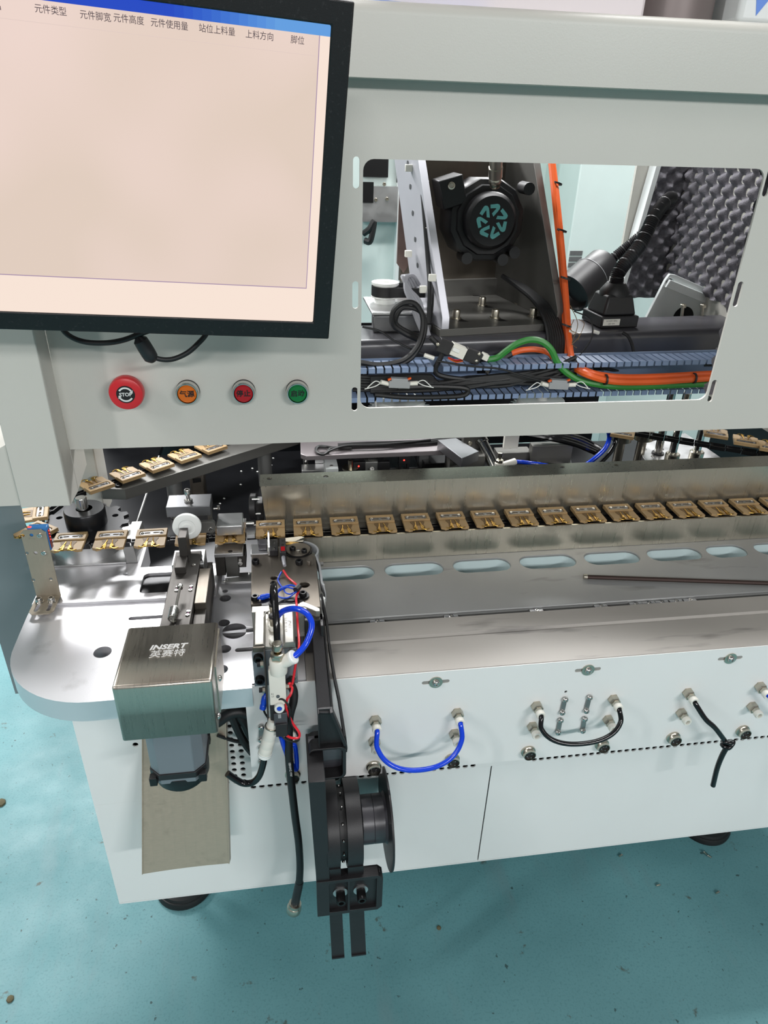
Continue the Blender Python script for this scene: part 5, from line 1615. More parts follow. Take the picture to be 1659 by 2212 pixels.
def prism_x(y0, y1, za, zb, t):
    return MB().hexa([(Xa, y0, zat(za[0], za[1], Xa) - t), (Xb, y0, zat(za[0], za[1], Xb) - t), (Xb, y1, zat(za[0], za[1], Xb) - t), (Xa, y1, zat(za[0], za[1], Xa) - t),
                      (Xa, y0, zat(za[0], za[1], Xa)), (Xb, y0, zat(za[0], za[1], Xb)), (Xb, y1, zat(za[0], za[1], Xb)), (Xa, y1, zat(za[0], za[1], Xa))])


bw_ = MB().hexa([(Xa, DY + 0.052, zat(LA, LB, Xa) - .002), (Xb, DY + 0.052, zat(LA, LB, Xb) - .002), (Xb, DY + 0.054, zat(LA, LB, Xb) - .002), (Xa, DY + 0.054, zat(LA, LB, Xa) - .002),
                 (Xa, DY + 0.052, zat(DA, DB, Xa)), (Xb, DY + 0.052, zat(DA, DB, Xb)), (Xb, DY + 0.054, zat(DA, DB, Xb)), (Xa, DY + 0.054, zat(DA, DB, Xa))])
part('back_wall', bw_, 'duct', cd)
part('lower_shelf', prism_x(DY + 0.036, DY + 0.052, (LA, LB), None, 0.0014), 'duct', cd)
fme = None
for A, B in ((DA, DB), (LA, LB)):
    x = 0.074
    k = 0
    while x < Xb:
        if A is DA and 0.232 < x < 0.245:
            x += 0.0130
            continue
        if fme is None:
            m_ = MB()
            m_.box((-0.0050, 0.0, -0.0012), (0.0050, 0.040, 0))
            m_.box((-0.0050, -0.0010, -0.0075), (0.0050, 0.0012, 0.0004))
            fme = m_.mesh('duct_finger')
            fme.materials.append(M['duct'])
        o = bpy.data.objects.new('duct_finger', fme)
        COL.objects.link(o)
        o.parent = cd
        o.location = Vector((x, DY, zat(A, B, x))) - cd.location
        if A is DA:
            o.location.y += 0.0
        x += 0.0130
        k += 1
if True:
    q = MB()
    x = Xa
for px, py in ((780, 806), (1045, 803), (1295, 797), (1535, 788)):
    c = PY(px, py, DY + 0.051)
    s = part('mount_slot', MB().obox(c, (0.011, 0, 0), (0, 0.0006, 0), (0, 0, 0.0028)), 'black_oxide', cd)
    part('slot_screw', MB().dome(c + Vector((0.006, -0.0006, 0)), (0, -1, 0), 0.0042, 0.003), 'nickel', s)

# =================================================================== CABLES INSIDE
def cable(name, pts, r, m, label, group=None, n=8):
    return solo(name, MB().tube(pts, r, n, 6), m, label, 'cable', group)


def yp(l, y0, y1=None):
    n_ = len(l)
    return [PY(px, py, y0 if y1 is None else y0 + (y1 - y0) * i / (n_ - 1)) for i, (px, py) in enumerate(l)]


oc = thing('orange_cables', 'pair of orange cables falling along the column and turning right in the duct', 'cable', PY(1240, 790, 0.20))
part('cable', MB().tube(yp([(1191, 350), (1200, 440), (1212, 560), (1219, 660), (1222, 720), (1226, 762), (1236, 788)], 0.42, 0.205) + yp([(1262, 806), (1300, 819), (1345, 825), (1420, 824), (1480, 820), (1560, 815)], 0.165), 0.0058, 'x' and 8, 6), 'orange_cable', oc)
part('cable', MB().tube(yp([(1193, 345), (1203, 430), (1215, 550), (1224, 660), (1229, 730), (1238, 780)], 0.43, 0.21) + yp([(1268, 802), (1310, 812), (1360, 815), (1430, 813), (1500, 809), (1560, 806)], 0.172), 0.0052, 8, 6), 'orange_cable', oc)
for px, py, a in ((1203, 398, 0.4), (1213, 500, 0.35), (1221, 603, 0.3), (1223, 705, 0.26), (1240, 790, 0.2), (1306, 820, 0.165), (1497, 817, 0.165)):
    c = PY(px, py, a)
    part('cable_tie', MB().ring(c, (0.3, 0.1, 1) if py < 760 else (1, 0, 0), 0.0088, 0.0068, 0.0028, 14), 'black_plastic', oc)
gc = thing('green_cables', 'green cable arching below the foot plate and running right under the orange cables', 'cable', PY(1160, 760, 0.20))
part('cable', MB().tube(yp([(1052, 778), (1075, 772), (1095, 757), (1118, 742), (1145, 734), (1170, 738), (1190, 755), (1205, 785), (1225, 806), (1255, 822), (1300, 832), (1360, 836), (1440, 833), (1560, 828)], 0.200, 0.165), 0.0052, 8, 6), 'green_cable', gc)
part('connector_sleeve', MB().tube(yp([(1030, 775), (1052, 778)], 0.20), 0.0062, 8, 1), 'black_rubber', gc)
oj = thing('orange_jumper', 'short orange cable curving out from behind the black bundle', 'cable', PY(1140, 760, 0.21))
part('cable', MB().tube(yp([(1106, 763), (1130, 756), (1160, 755), (1188, 764), (1200, 785)], 0.215, 0.2), 0.0048, 8, 6), 'orange_cable', oj)
part('sleeve', MB().tube(yp([(1085, 775), (1107, 763)], 0.216), 0.0052, 8, 1), 'black_rubber', oj)

bb = thing('black_cable_bundle', 'bundle of black cables dropping from the foot plate into the duct', 'cable', PY(1200, 740, 0.21))
for k in range(7):
    d = k * 5
    part('cable', MB().tube(yp([(1085 + d * .3, 596 + d * .2), (1115 + d * .5, 618), (1145 + d * .6, 642), (1166 + d * .8, 668), (1180 + d * .9, 700), (1186 + d, 740), (1184 + d * .8, 780), (1170 + d * .5, 805 - k)], 0.42, 0.195) + yp([(1120 - d * 3, 822 - k), (1040 - d * 4, 830 + (k % 3) * 4), (930, 842 - k * 5), (800, 845 - k * 5)], 0.19), 0.0040, 7, 5), 'black_rubber', bb)
for k in range(6):
    part('cable', MB().tube(yp([(762, 812 + k * 6), (850, 818 + k * 5), (940, 826 + (k * 7) % 20), (1010, 815 + (k * 11) % 25), (1100, 812 + (k * 5) % 22), (1180, 800 + (k * 9) % 30), (1245, 770 + k * 8)], 0.20, 0.186), 0.0032, 7, 5), 'black_rubber', bb)
part('cable', MB().tube(yp([(860, 838), (930, 835), (1000, 838), (1010, 848), (985, 856), (880, 858), (810, 852)], 0.172), 0.0040, 8, 6), 'black_rubber', bb)
part('cable', MB().tube(yp([(930, 728), (955, 760), (940, 800), (965, 815), (1050, 822), (1100, 818)], 0.19), 0.0042, 8, 6), 'black_rubber', bb)
part('cable', MB().tube(yp([(945, 780), (1010, 790), (1080, 797), (1130, 812), (1200, 830)], 0.173), 0.0016, 7, 6), 'black_rubber', bb)
part('cable', MB().tube(yp([(1240, 800), (1275, 790), (1300, 795), (1340, 800), (1365, 790), (1368, 755), (1358, 728), (1345, 718)], 0.21, 0.26), 0.0028, 7, 6), 'black_rubber', bb)

lc = thing('looped_cables', 'black cables looping at the lower left of the window', 'cable', PY(880, 720, 0.20))
part('cable', MB().tube(yp([(775, 782), (820, 788), (870, 778), (900, 750), (912, 715), (912, 680), (895, 655), (870, 655), (850, 672), (848, 700), (870, 718), (905, 735)], 0.19, 0.23), 0.0042, 8, 6), 'black_rubber', lc)
part('cable', MB().tube(yp([(775, 788), (830, 794), (880, 780), (905, 752), (918, 715), (916, 685), (900, 668), (872, 664), (858, 680), (856, 700), (880, 716), (910, 728)], 0.194, 0.235), 0.0038, 8, 6), 'black_rubber', lc)
part('cable', MB().tube(yp([(783, 706), (820, 715), (850, 735), (890, 755), (930, 770)], 0.21), 0.0016, 7, 6), 'black_rubber', lc)
gyc = thing('grey_cables', 'bunch of grey cables bending down beside the left gusset plate', 'cable', PY(900, 640, 0.28))
for k in range(5):
    part('cable', MB().tube(yp([(905 - k * 6, 615 + k * 2), (892 - k * 5, 596 + k), (878 - k * 2, 600), (876 + k * 2, 625), (886 + k * 5, 650), (900 + k * 4, 690), (915 + k * 3, 725)], 0.34, 0.26), 0.0034, 7, 5), 'grey_cable', gyc)
vc = thing('column_cable', 'black cable with white clips running up the left gusset plate', 'cable', PY(925, 540, 0.33))
part('cable', MB().tube(yp([(898, 340), (910, 395), (917, 470), (924, 560), (928, 620), (926, 700)], 0.44, 0.262), 0.0036, 8, 6), 'black_rubber', vc)
part('cable', MB().tube(yp([(905, 340), (916, 400), (922, 480), (930, 590), (935, 640), (930, 700)], 0.44, 0.262), 0.0022, 7, 6), 'black_rubber', vc)
for px, py, y in ((918, 397, 0.418), (925, 498, 0.36), (934, 600, 0.30), (883, 363, 0.44), (882, 548, 0.40), (914, 625, 0.30)):
    c = PY(px, py, y)
    part('cable_clip', MB().obox(c, (0.006, 0, 0), (0, 0.004, 0), (0, 0, 0.0055)), 'white_plastic', vc, bevel=0.001, label='white cable clip')

cn = thing('plug_connector', 'black and white plug connector lying over the duct below the foot plate', 'connector', PY(1000, 760, 0.19))
cu_ = (PY(1045, 782, 0.19) - PY(945, 740, 0.19)).normalized()
cv_ = Vector((-cu_.z, 0, cu_.x))


def cbx(px, py, l, h, d, m, nm, lab=None):
    return part(nm, MB().obox(PY(px, py, 0.188), cu_ * l, cv_ * h, Vector((0, d, 0))), m, cn, bevel=0.0006, label=lab)


cbx(960, 748, 0.011, 0.010, 0.007, 'black_plastic', 'black_half')
cbx(988, 757, 0.012, 0.009, 0.0085, 'white_plastic', 'white_half', 'white connector half')
cbx(982, 753, 0.006, 0.003, 0.0105, 'white_nylon', 'latch')
cbx(1020, 769, 0.013, 0.010, 0.007, 'black_plastic', 'black_half')
cbx(1047, 770, 0.005, 0.005, 0.006, 'white_plastic', 'end_plug', 'white end plug')
for px, py in ((946, 744), (1035, 765), (1029, 780)):
    part('connector_screw', MB().dome(PY(px, py, 0.1815), (0, -1, 0), 0.0032, 0.002), 'nickel', cn)
for k, m_ in enumerate(('red_wire', 'brass', 'orange_cable')):
    part('core_wire', MB().tube(yp([(968, 772 + k), (985, 778 + k * 2), (1000, 776 + k * 2)], 0.186), 0.0010, 6, 4), m_, cn)
part('marker_sleeve', MB().tube(yp([(917, 767), (937, 774)], 0.182), 0.0034, 8, 1), 'white_plastic', cn, label='white cable marker')

for i, (px, py) in enumerate(((862, 829), (1205, 832))):
    t = thing('terminal_housing', 'grey wire terminal box lying in the duct, the %s one' % ('left' if i == 0 else 'right'), 'connector', PY(px, py, 0.172), 'wire terminal boxes')
    c = PY(px, py, 0.172)
    part('box', MB().obox(c, (0.0165, 0, -0.001), (0, 0.006, 0), (0.0004, 0, 0.0055)), 'grey_plastic', t, bevel=0.0008)
    part('lid', MB().obox(c + Vector((0, -0.001, 0.0072)), (0.0130, 0, -0.001), (0, 0.005, 0), (0, 0, 0.0026)), 'grey_plastic', t, bevel=0.0006)
    for s in (-1, 1):
        part('orange_lever', MB().obox(c + Vector((s * 0.0150, -0.002, 0.0085)), (0.003, 0, 0.001), (0, 0.002, 0), (0, 0, 0.0012)), 'orange_cable', t)
        part('white_sleeve', MB().cyl(c + Vector((s * 0.0165, 0, 0)), c + Vector((s * 0.029, -0.002, 0.004 if s < 0 else 0.001)), 0.0036, n=10), 'white_plastic', t)
        for k in range(2):
            part('white_wire', MB().tube([c + Vector((s * 0.0285, 0, 0.002)), c + Vector((s * 0.038, -0.004, 0.006 - k * 0.008)), c + Vector((s * (0.050 + k * .004), -0.004, -0.004 - k * 0.002))], 0.0008, 6, 5), 'white_nylon', t)

for k in range(1):
    fw = thing('loose_wires', 'fine loose wires dangling right of the column above the duct', 'wire', PY(1260, 720, 0.24))
    for j, l in enumerate(([(1240, 672), (1275, 690), (1278, 730), (1250, 770), (1232, 785)], [(1232, 660), (1248, 700), (1236, 740), (1246, 752)], [(1240, 690), (1232, 712), (1252, 724), (1235, 745)], [(1250, 690), (1262, 700), (1248, 735)])):
        part('wire', MB().tube(yp(l, 0.25, 0.22), 0.0012 if j == 0 else 0.0006, 6, 5), 'black_rubber' if j == 0 else 'tan_dark', fw)
    for px, py in ((1282, 716), (1228, 716)):
        c = PY(px, py, 0.26)
        part('white_end', MB().cyl(c, c + Vector((0.010, 0, -0.003)), 0.003, n=8), 'white_plastic', fw)

# =================================================================== SPROCKETS SEEN BELOW THE DUCT
for i, px in enumerate((865, 1170)):
    c = PZ(px, 862, 0.84)
    t = thing('bright_disc', 'bright round steel disc below the duct, the %s one' % ('left' if i == 0 else 'right'), 'disc', (c.x, c.y, 0.80), 'discs below the duct')
    part('disc', MB().lathe((c.x, c.y, 0.80), (0, 0, 1), [(0.043, 0.0), (0.043, 0.034), (0.0415, 0.036), (0.040, 0.040), (0.010, 0.040), (0.010, 0.085)], 48), 'white_nylon', t)
    gt = []
    for k in range(28):
        for da, r in ((-.3, 0.050), (-.15, 0.056), (.15, 0.056), (.3, 0.050)):
            a = 2 * PI * (k + da) / 28
            gt.append((c.x + r * math.cos(a), c.y + r * math.sin(a)))
    part('gear_ring', MB().plate(XY(0.806), gt, [circ(c.x, c.y, 0.0425, 30)], 0.018), 'black_plate', t)

# =================================================================== PARTS SEEN IN THE GAP UNDER THE PANEL
ZI = 0.601
pc_ = PZ(650, 985, 0.70)
pe_ = PZ(985, 972, 0.70)
sup = thing('inner_plate', 'pale metal shelf plate with a coil of black cable behind the trough', 'plate', (0.18, 0.45, 0.69))
pts = [(pc_.x, pc_.y + 0.01), (pc_.x + 0.01, pc_.y), (pe_.x, pe_.y), (pe_.x - 0.03, pe_.y + 0.20), (pc_.x + 0.005, pc_.y + 0.20)]
part('plate', MB().plate(XY(0.69), pts, (), 0.010), mat('pinkish_alu', (168, 160, 162), 0.35, 0.7), sup, bevel=0.001)
part('plate_leg', MB().box((pc_.x + 0.03, pc_.y + 0.06, 0.601), (pc_.x + 0.05, pc_.y + 0.08, 0.69)), 'alu', sup)
part('plate_leg', MB().box((pe_.x - 0.06, pe_.y + 0.06, 0.601), (pe_.x - 0.04, pe_.y + 0.08, 0.69)), 'alu', sup)
cc = thing('cable_coil', 'tied loops of black cable lying on the pale inner plate', 'cable', PZ(700, 972, 0.705))
part('loop', MB().tube([PZ(x, y, 0.704) for x, y in ((760, 968), (720, 967), (690, 964), (682, 972), (692, 981), (708, 978), (712, 970), (740, 966), (800, 961), (900, 955), (985, 948))], 0.0028, 7, 6), 'black_rubber', cc)
part('loop', MB().tube([PZ(x, y, 0.708) for x, y in ((705, 966), (688, 966), (684, 975), (698, 982), (712, 974), (750, 963), (830, 960), (930, 950))], 0.0024, 7, 6), 'black_rubber', cc)
for k in range(3):
    part('lead', MB().tube([PZ(x, y + k * 3, 0.704) for x, y in ((730, 960), (780, 957), (850, 955), (930, 951), (1000, 942))], 0.0026, 7, 5), 'black_rubber', cc)


def gap_box(px0, px1, pyf, z0, z1, depth, name, m, label, cat, group=None, bevel=0.001):
    a, b = PZ(px0, pyf, z1), PZ(px1, pyf, z1)
    y = (a.y + b.y) / 2
    t = thing(name, label, cat, ((a.x + b.x) / 2, y + depth / 2, z0), group)
    part('block', MB().box((a.x, y, z0), (b.x, y + depth, z1)), m, t, bevel=bevel)
    return t, a.x, b.x, y


t, x0, x1, y = gap_box(703, 731, 1012, ZI, 0.675, 0.06, 'white_block', 'bright_white', 'small white block under the pale inner plate', 'block')
part('top_screw', MB().socket_screw(((x0 + x1) / 2, y + 0.01, 0.675), (0, 0, 1), 0.003, 0.002), 'chrome', t)
t, x0, x1, y = gap_box(652, 702, 1016, ZI, 0.655, 0.03, 'rail_pair', 'alu', 'pair of bright guide rails rising left of the white block', 'rail')
for k in (0.2, 0.75):
    xx = x0 + (x1 - x0) * k
    part('rail', MB().cyl((xx, y + 0.04, 0.601), (xx, y + 0.04, 0.69), 0.005, n=12), 'chrome', t)
c = PZ(757, 1010, 0.66)
t = thing('washer_post', 'round washer on a short bright post between sensor and white block', 'post', (c.x, c.y, ZI))
part('post', MB().lathe((c.x, c.y, ZI), (0, 0, 1), [(0.010, 0), (0.010, 0.055), (0.0165, 0.056), (0.0165, 0.060), (0.005, 0.060), (0.005, 0.075), (0.0035, 0.076)], 24), 'nickel', t)
for i, (px, py) in enumerate(((776, 1006), (829, 1005), (874, 993))):
    c = PZ(px, py, 0.665)
    t = thing('fork_sensor', 'black fork sensor behind the trough, %s from the left' % ORD[i + 1], 'sensor', (c.x, c.y, ZI), 'fork sensors behind the trough')
    part('body', MB().box((c.x - 0.012, c.y, 0.655), (c.x + 0.012, c.y + 0.01, 0.672)), 'black_plastic', t, bevel=0.0008)
    for s in (-1, 1):
        part('prong', MB().box((c.x + s * 0.008 - 0.0025, c.y, ZI), (c.x + s * 0.008 + 0.0025, c.y + 0.008, 0.655)), 'black_plastic', t)
    if i != 1:
        part('led', MB().lathe((c.x - 0.001, c.y, 0.664), (0, -1, 0.3), [(0.0018, 0), (0.0012, 0.001), (0, 0.0012)], 10), 'led_red', t, label='glowing red led')
c = PZ(803, 1010, 0.66)
t = thing('clamp_bracket', 'small silver bracket with a bright cap screw between two fork sensors', 'bracket', (c.x, c.y, ZI))
part('block', MB().box((c.x - 0.013, c.y, ZI), (c.x + 0.013, c.y + 0.02, 0.672)), 'alu_dull', t, bevel=0.001)
part('cap_screw', MB().socket_screw((c.x, c.y - 0.001, 0.657), (0, -1, 0.5), 0.005, 0.004), 'chrome', t)
part('bent_tab', MB().box((c.x - 0.008, c.y + 0.004, 0.672), (c.x + 0.012, c.y + 0.018, 0.685)), 'chrome', t, bevel=0.003)
gap_box(916, 985, 1000, ZI, 0.655, 0.05, 'black_box_unit', 'black_plastic', 'black box unit with pale lid at the right of the inner plate', 'box')
gap_box(842, 905, 1010, ZI, 0.64, 0.09, 'grey_base_block', 'grey_anod', 'grey bare metal block under the third fork sensor', 'block')
g0 = [PZ(x, y, 0.72) for x, y in ((945, 950), (985, 946), (1035, 975), (998, 990))]
t = thing('grey_angle', 'grey machined angle block beside the pneumatic cylinder in the gap', 'block', (g0[0].x, g0[0].y, ZI))
part('angle', MB().plate(XY(0.70), [(p.x, p.y) for p in (g0[3], g0[2], g0[1], g0[0])], (), 0.02), 'grey_anod', t, bevel=0.001)
part('angle_foot', MB().box((g0[2].x - 0.05, g0[2].y + 0.02, ZI), (g0[2].x + 0.02, g0[2].y + 0.06, 0.70)), 'bar_anod', t)
t = thing('round_cylinder', 'round stainless air cylinder pointing down in the gap below the panel', 'cylinder', PZ(1050, 985, 0.68))
a, b = PZ(1040, 950, 0.72), PZ(1068, 1008, 0.68)
d_ = (b - a).normalized()
part('barrel', MB().lathe(a, d_, [(0.0125, 0), (0.0125, 0.006), (0.0105, 0.007), (0.0105, (b - a).length), (0.0125, (b - a).length)], 24), 'chrome', t)
part('mount', MB().box((a.x - 0.035, a.y + 0.003, ZI), (a.x + 0.01, a.y + 0.02, a.z + 0.02)), 'bar_anod', t, bevel=0.001)
part('mount_screw', MB().socket_screw((a.x - 0.022, a.y + 0.003, a.z - 0.008), (0, -1, 0), 0.005, 0.003), 'nickel', t)
part('white_pad', MB().box((a.x + 0.055, a.y + 0.02, a.z - 0.03), (a.x + 0.085, a.y + 0.03, a.z + 0.025)), 'white_plastic', t, bevel=0.001, label='cream plastic pad')
c = PZ(1079, 998, 0.70)
t = thing('gap_flow_controller', 'white flow controller with silver screw and blue tube in the gap below the panel', 'fitting', (c.x, c.y, 0.68))
part('body', MB().lathe((c.x, c.y, 0.68), (0, 0, 1), [(0.0085, 0), (0.0085, 0.018), (0.007, 0.019)], 18), 'white_plastic', t)
part('nut', MB().hexnut((c.x, c.y, 0.699), (0, 0, 1), 0.0075, 0.006), 'nickel', t)
part('stem', MB().lathe((c.x, c.y, 0.705), (0, 0, 1), [(0.0025, 0), (0.0025, 0.006), (0.0048, 0.0065), (0.0048, 0.014), (0.004, 0.0145)], 14), 'nickel', t)
e = PZ(1112, 997, 0.692)
part('elbow', MB().cyl((c.x, c.y, 0.69), e, 0.0068, n=16), 'white_plastic', t)
part('tube', MB().tube([e, PZ(1135, 999, 0.692), PZ(1165, 1003, 0.688), PZ(1195, 1008, 0.68)], 0.0040, 10, 5), 'blue_tube', t, label='blue air tube')
c = PZ(1190, 995, 0.66)
t = thing('ring_wheel', 'large pale wheel rim half hidden behind the trough flange', 'wheel', (c.x, c.y, 0.63))
part('rim', MB().ring((c.x, c.y, 0.655), (0.1, -0.25, 1), 0.040, 0.034, 0.012, 40), 'alu_dull', t)
part('wheel_face', MB().lathe((c.x, c.y, 0.655), (0.1, -0.25, 1), [(0.012, -0.054), (0.012, 0), (0.030, 0), (0.030, 0.006), (0.020, 0.012), (0, 0.012)], 36), 'chrome', t)
gap_box(1075, 1150, 978, ZI, 0.68, 0.03, 'dark_block', 'bar_anod', 'dark grey block behind the white flow controller', 'block')
gap_box(1150, 1240, 962, ZI, 0.70, 0.02, 'dark_slab', 'bar_anod', 'dark slab below the bundle of black tubes in the gap', 'block')
for k in range(4):
    cable('gap_tube', [PZ(1130 + k * 14, 938 - k * 2, 0.72), PZ(1190 + k * 10, 948 - k * 3, 0.715), PZ(1240 + k * 6, 960 - k * 4, 0.70), PZ(1285 + k * 4, 978 - k * 3, 0.68)], 0.0052, 'black_gloss', 'glossy black tube in the gap below the panel, %s from the left of a bundle' % ORD[k + 1], 'black tubes in the gap')
cable('blue_arc_tube', [PZ(1314, 930, 0.74), PZ(1316, 948, 0.72), PZ(1306, 970, 0.70), PZ(1280, 994, 0.68), PZ(1255, 1010, 0.67)], 0.0046, 'blue_tube', 'dark blue air tube curving down in the gap under the window', n=10)
cable('black_arc_tube', [PZ(1328, 930, 0.74), PZ(1331, 950, 0.72), PZ(1320, 975, 0.70), PZ(1294, 1003, 0.68)], 0.0046, 'black_gloss', 'black air tube curving down just right of the dark blue one', n=10)
for i, (px, py) in enumerate(((1345, 935), (1392, 932))):
    c = PZ(px, py, 0.70)
    t = thing('round_post', 'round bolted post head at the back of the gap, %s of two' % ('left' if i == 0 else 'right'), 'post', (c.x, c.y, ZI), 'round post heads')
    part('post', MB().lathe((c.x, c.y, ZI), (0, 0, 1), [(0.010, 0), (0.010, 0.08), (0.021, 0.082), (0.021, 0.099), (0.008, 0.1)], 24), 'nickel', t)
bl0 = [PZ(x, y, 0.65) for x, y in ((1375, 962), (1398, 1003), (1560, 990), (1480, 935))]
t = thing('guide_block', 'silver guide block with four screws holding upright chrome rods', 'block', (bl0[1].x, bl0[1].y, ZI))
part('block', MB().plate(XY(0.615), [(p.x, p.y) for p in (bl0[1], bl0[2], bl0[3], bl0[0])], (), 0.035), 'alu', t, bevel=0.001)
for px, py in ((1383, 967), (1393, 970), (1410, 985), (1430, 970)):
    c = PZ(px, py, 0.651)
    part('cap_screw', MB().socket_screw((c.x, c.y, 0.650), (0, 0, 1), 0.004, 0.002), 'chrome', t)
for px, py, z, big in ((1421, 978, 0.652, 0), (1450, 990, 0.655, 1), (1502, 985, 0.655, 1)):
    c = PZ(px, py, z)
    part('guide_rod', MB().cyl((c.x, c.y, 0.64), (c.x, c.y, 0.80), 0.0082, n=20), 'chrome', t)
    if big:
        part('bushing', MB().lathe((c.x, c.y - .002, 0.62), (0, 0, 1), [(0.0148, 0), (0.0148, 0.046), (0.013, 0.048), (0.009, 0.048)], 24), 'nickel', t)
    else:
        part('seal_ring', MB().ring((c.x, c.y, 0.6502), (0, 0, 1), 0.013, 0.008, 0.003, 20), 'black_rubber', t)
t = thing('hand_knob', 'black round knob at the left end of the trough back wall', 'knob', PY(545, 1090, 0.14))
c = PY(541, 1095, 0.14)
part('wheel', MB().lathe(c, (1, -0.1, 0), [(0.021, 0), (0.022, 0.001), (0.022, 0.009), (0.021, 0.010)], 30), 'black_plastic', t)
part('mount', MB().box((c.x + 0.008, c.y - 0.012, ZI), (c.x + 0.02, c.y + 0.012, c.z + 0.012)), 'black_plastic', t, bevel=0.001)
for z in (0.022, -0.004, -0.024):
    part('pin', MB().cyl((c.x + 0.004, c.y - 0.016, c.z + z), (c.x + 0.016, c.y - 0.016, c.z + z), 0.002, n=8), 'chrome', t)
t = thing('steel_latch', 'bright steel latch block standing on the black inner table by the bar', 'block', PZ(428, 1062, 0.62))
c = PZ(428, 1062, 0.62)
part('block', MB().box((c.x - 0.014, c.y, ZI), (c.x + 0.014, c.y + 0.03, 0.66)), 'tool_steel', t, bevel=0.003)
part('slot', MB().obox((c.x, c.y - 0.0004, 0.645), (0.008, 0, 0.001), (0, 0.0005, 0), (0, 0, 0.005)), 'black_oxide', t, bevel=0.001)

# scraps of cut white parts on the black inner table
for i, (px, py) in enumerate(((520, 1047), (556, 1019), (521, 1018), (586, 1005), (475, 1088), (545, 1012), (484, 1077), (590, 990))):
    c = PZ(px, py, 0.6005)
    solo('white_chip', MB().lathe((c.x, c.y, 0.6001), (0.2, 0.1, 1), [(0.0022, 0), (0.0024, 0.001), (0.0012, 0.002)], 7), 'white_nylon', 'tiny white chip on the black inner table, %s from the left' % ORD[[3, 6, 4, 7, 1, 5, 2, 8][i]], 'chip', 'white chips on the inner table')

# =================================================================== SECOND MACHINE BEHIND
bk = thing('neighbour_machine', 'pale green white machine standing farther back, seen through the window', 'machine', (0.8, 1.6, 0))


def rear(name, x0, x1, y0, y1, z0, z1, m, **k):
    return part(name, MB().box((x0, y0, z0), (x1, y1, z1)), m, bk, **k)


rear('body', 0.10, 0.80, 1.60, 2.2, 0.05, 1.9, 'pale_green', bevel=0.004)
rear('body', 0.955, 1.19, 1.45, 2.2, 0.05, 1.9, 'pale_green', bevel=0.004)
rear('body', 0.80, 0.955, 1.75, 2.2, 0.05, 1.9, 'pale_green')
rear('body', 1.19, 1.9, 1.80, 2.2, 0.05, 1.065, 'pale_green')
rear('opening', 0.29, 0.37, 1.585, 1.601, 1.115, 1.40, 'black_oxide')
rear('opening', 0.40, 0.45, 1.585, 1.601, 1.10, 1.40, 'reddish')
rear('silver_bracket', 0.285, 0.40, 1.56, 1.60, 0.985, 1.09, 'alu')
for k in range(4):
    a = PY((800, 830, 812, 836)[k], (400, 398, 432, 430)[k], 1.559)
    part('bracket_screw', MB().socket_screw((a.x, 1.56, a.z), (0, -1, 0), 0.006, 0.004), 'nickel', bk)
c = PY(795, 416, 1.55)
rear('bracket_slot', c.x - 0.018, c.x + 0.018, 1.553, 1.561, c.z - 0.03, c.z + 0.03, 'black_oxide')
rear('rail_column', 0.40, 0.435, 1.56, 1.60, 0.60, 1.30, 'bright_white')
part('hose', MB().tube([PY(785, 505, 1.54), PY(798, 495, 1.53), PY(808, 480, 1.53), PY(800, 520, 1.53), PY(788, 520, 1.54)], 0.010, 8, 6), 'black_rubber', bk)
tp_ = [PY(x, y, 1.74) for x, y in ((1194, 362), (1240, 385), (1236, 440), (1196, 430))]
part('window_opening', MB().plate(((0, 1.75, 0), (1, 0, 0), (0, 0, 1)), [(p.x, p.z) for p in tp_], (), 0.01), 'motor_black', bk)
a, b = PY(1196, 402, 1.735), PY(1236, 408, 1.735)
part('shelf_bar', MB().hexa([a + Vector((0, 0, -.02)), b + Vector((0, 0, -.02)), b + Vector((0, .01, -.02)), a + Vector((0, .01, -.02)), a, b, b + Vector((0, .01, 0)), a + Vector((0, .01, 0))]), 'alu', bk)
for r_ in range(3):
    q = MB()
    for k in range(9):
        c = PY(1233 + k * 3 + -r_ * 2, 547 + r_ * 13, 1.447)
        q.box((c.x - 0.0022, 1.447, c.z - 0.007), (c.x + 0.0022, 1.451, c.z + 0.007))
    tag(part('louvre_slits', q, 'grey_ink', bk), kind='stuff')
rear('control_box', 1.195, 1.33, 1.70, 1.80, 1.065, 1.10, 'black_oxide')
rear('green_unit', 1.20, 1.27, 1.62, 1.70, 1.01, 1.062, mat('dusty_green', (130, 150, 142), 0.5))
rear('black_unit', 1.19, 1.33, 1.66, 1.75, 0.90, 1.005, 'black_oxide')
rear('silver_shelf', 1.18, 1.36, 1.63, 1.80, 1.062, 1.078, 'alu')
rear('red_wheel', 1.23, 1.27, 1.64, 1.66, 1.085, 1.105, 'red_cap', bevel=0.004)
for k in range(3):
    rear('shelf_post', 1.215 + k * 0.035, 1.228 + k * 0.035, 1.66, 1.68, 1.10, 1.3, 'grey_anod')

# =================================================================== MONITOR
MV, MU, MN = Vector((0.9962, 0.0651, -0.0576)), Vector((0.0685, -0.1803, 0.9812)), Vector((0.0535, -0.9814, -0.1841))
MP = Vector((0.0500, -0.1529, 1.0630))
MW, MH = 0.442, 0.2765


def mp(a, b, o=0.0):
    return MP + MV * a + MU * b + MN * o


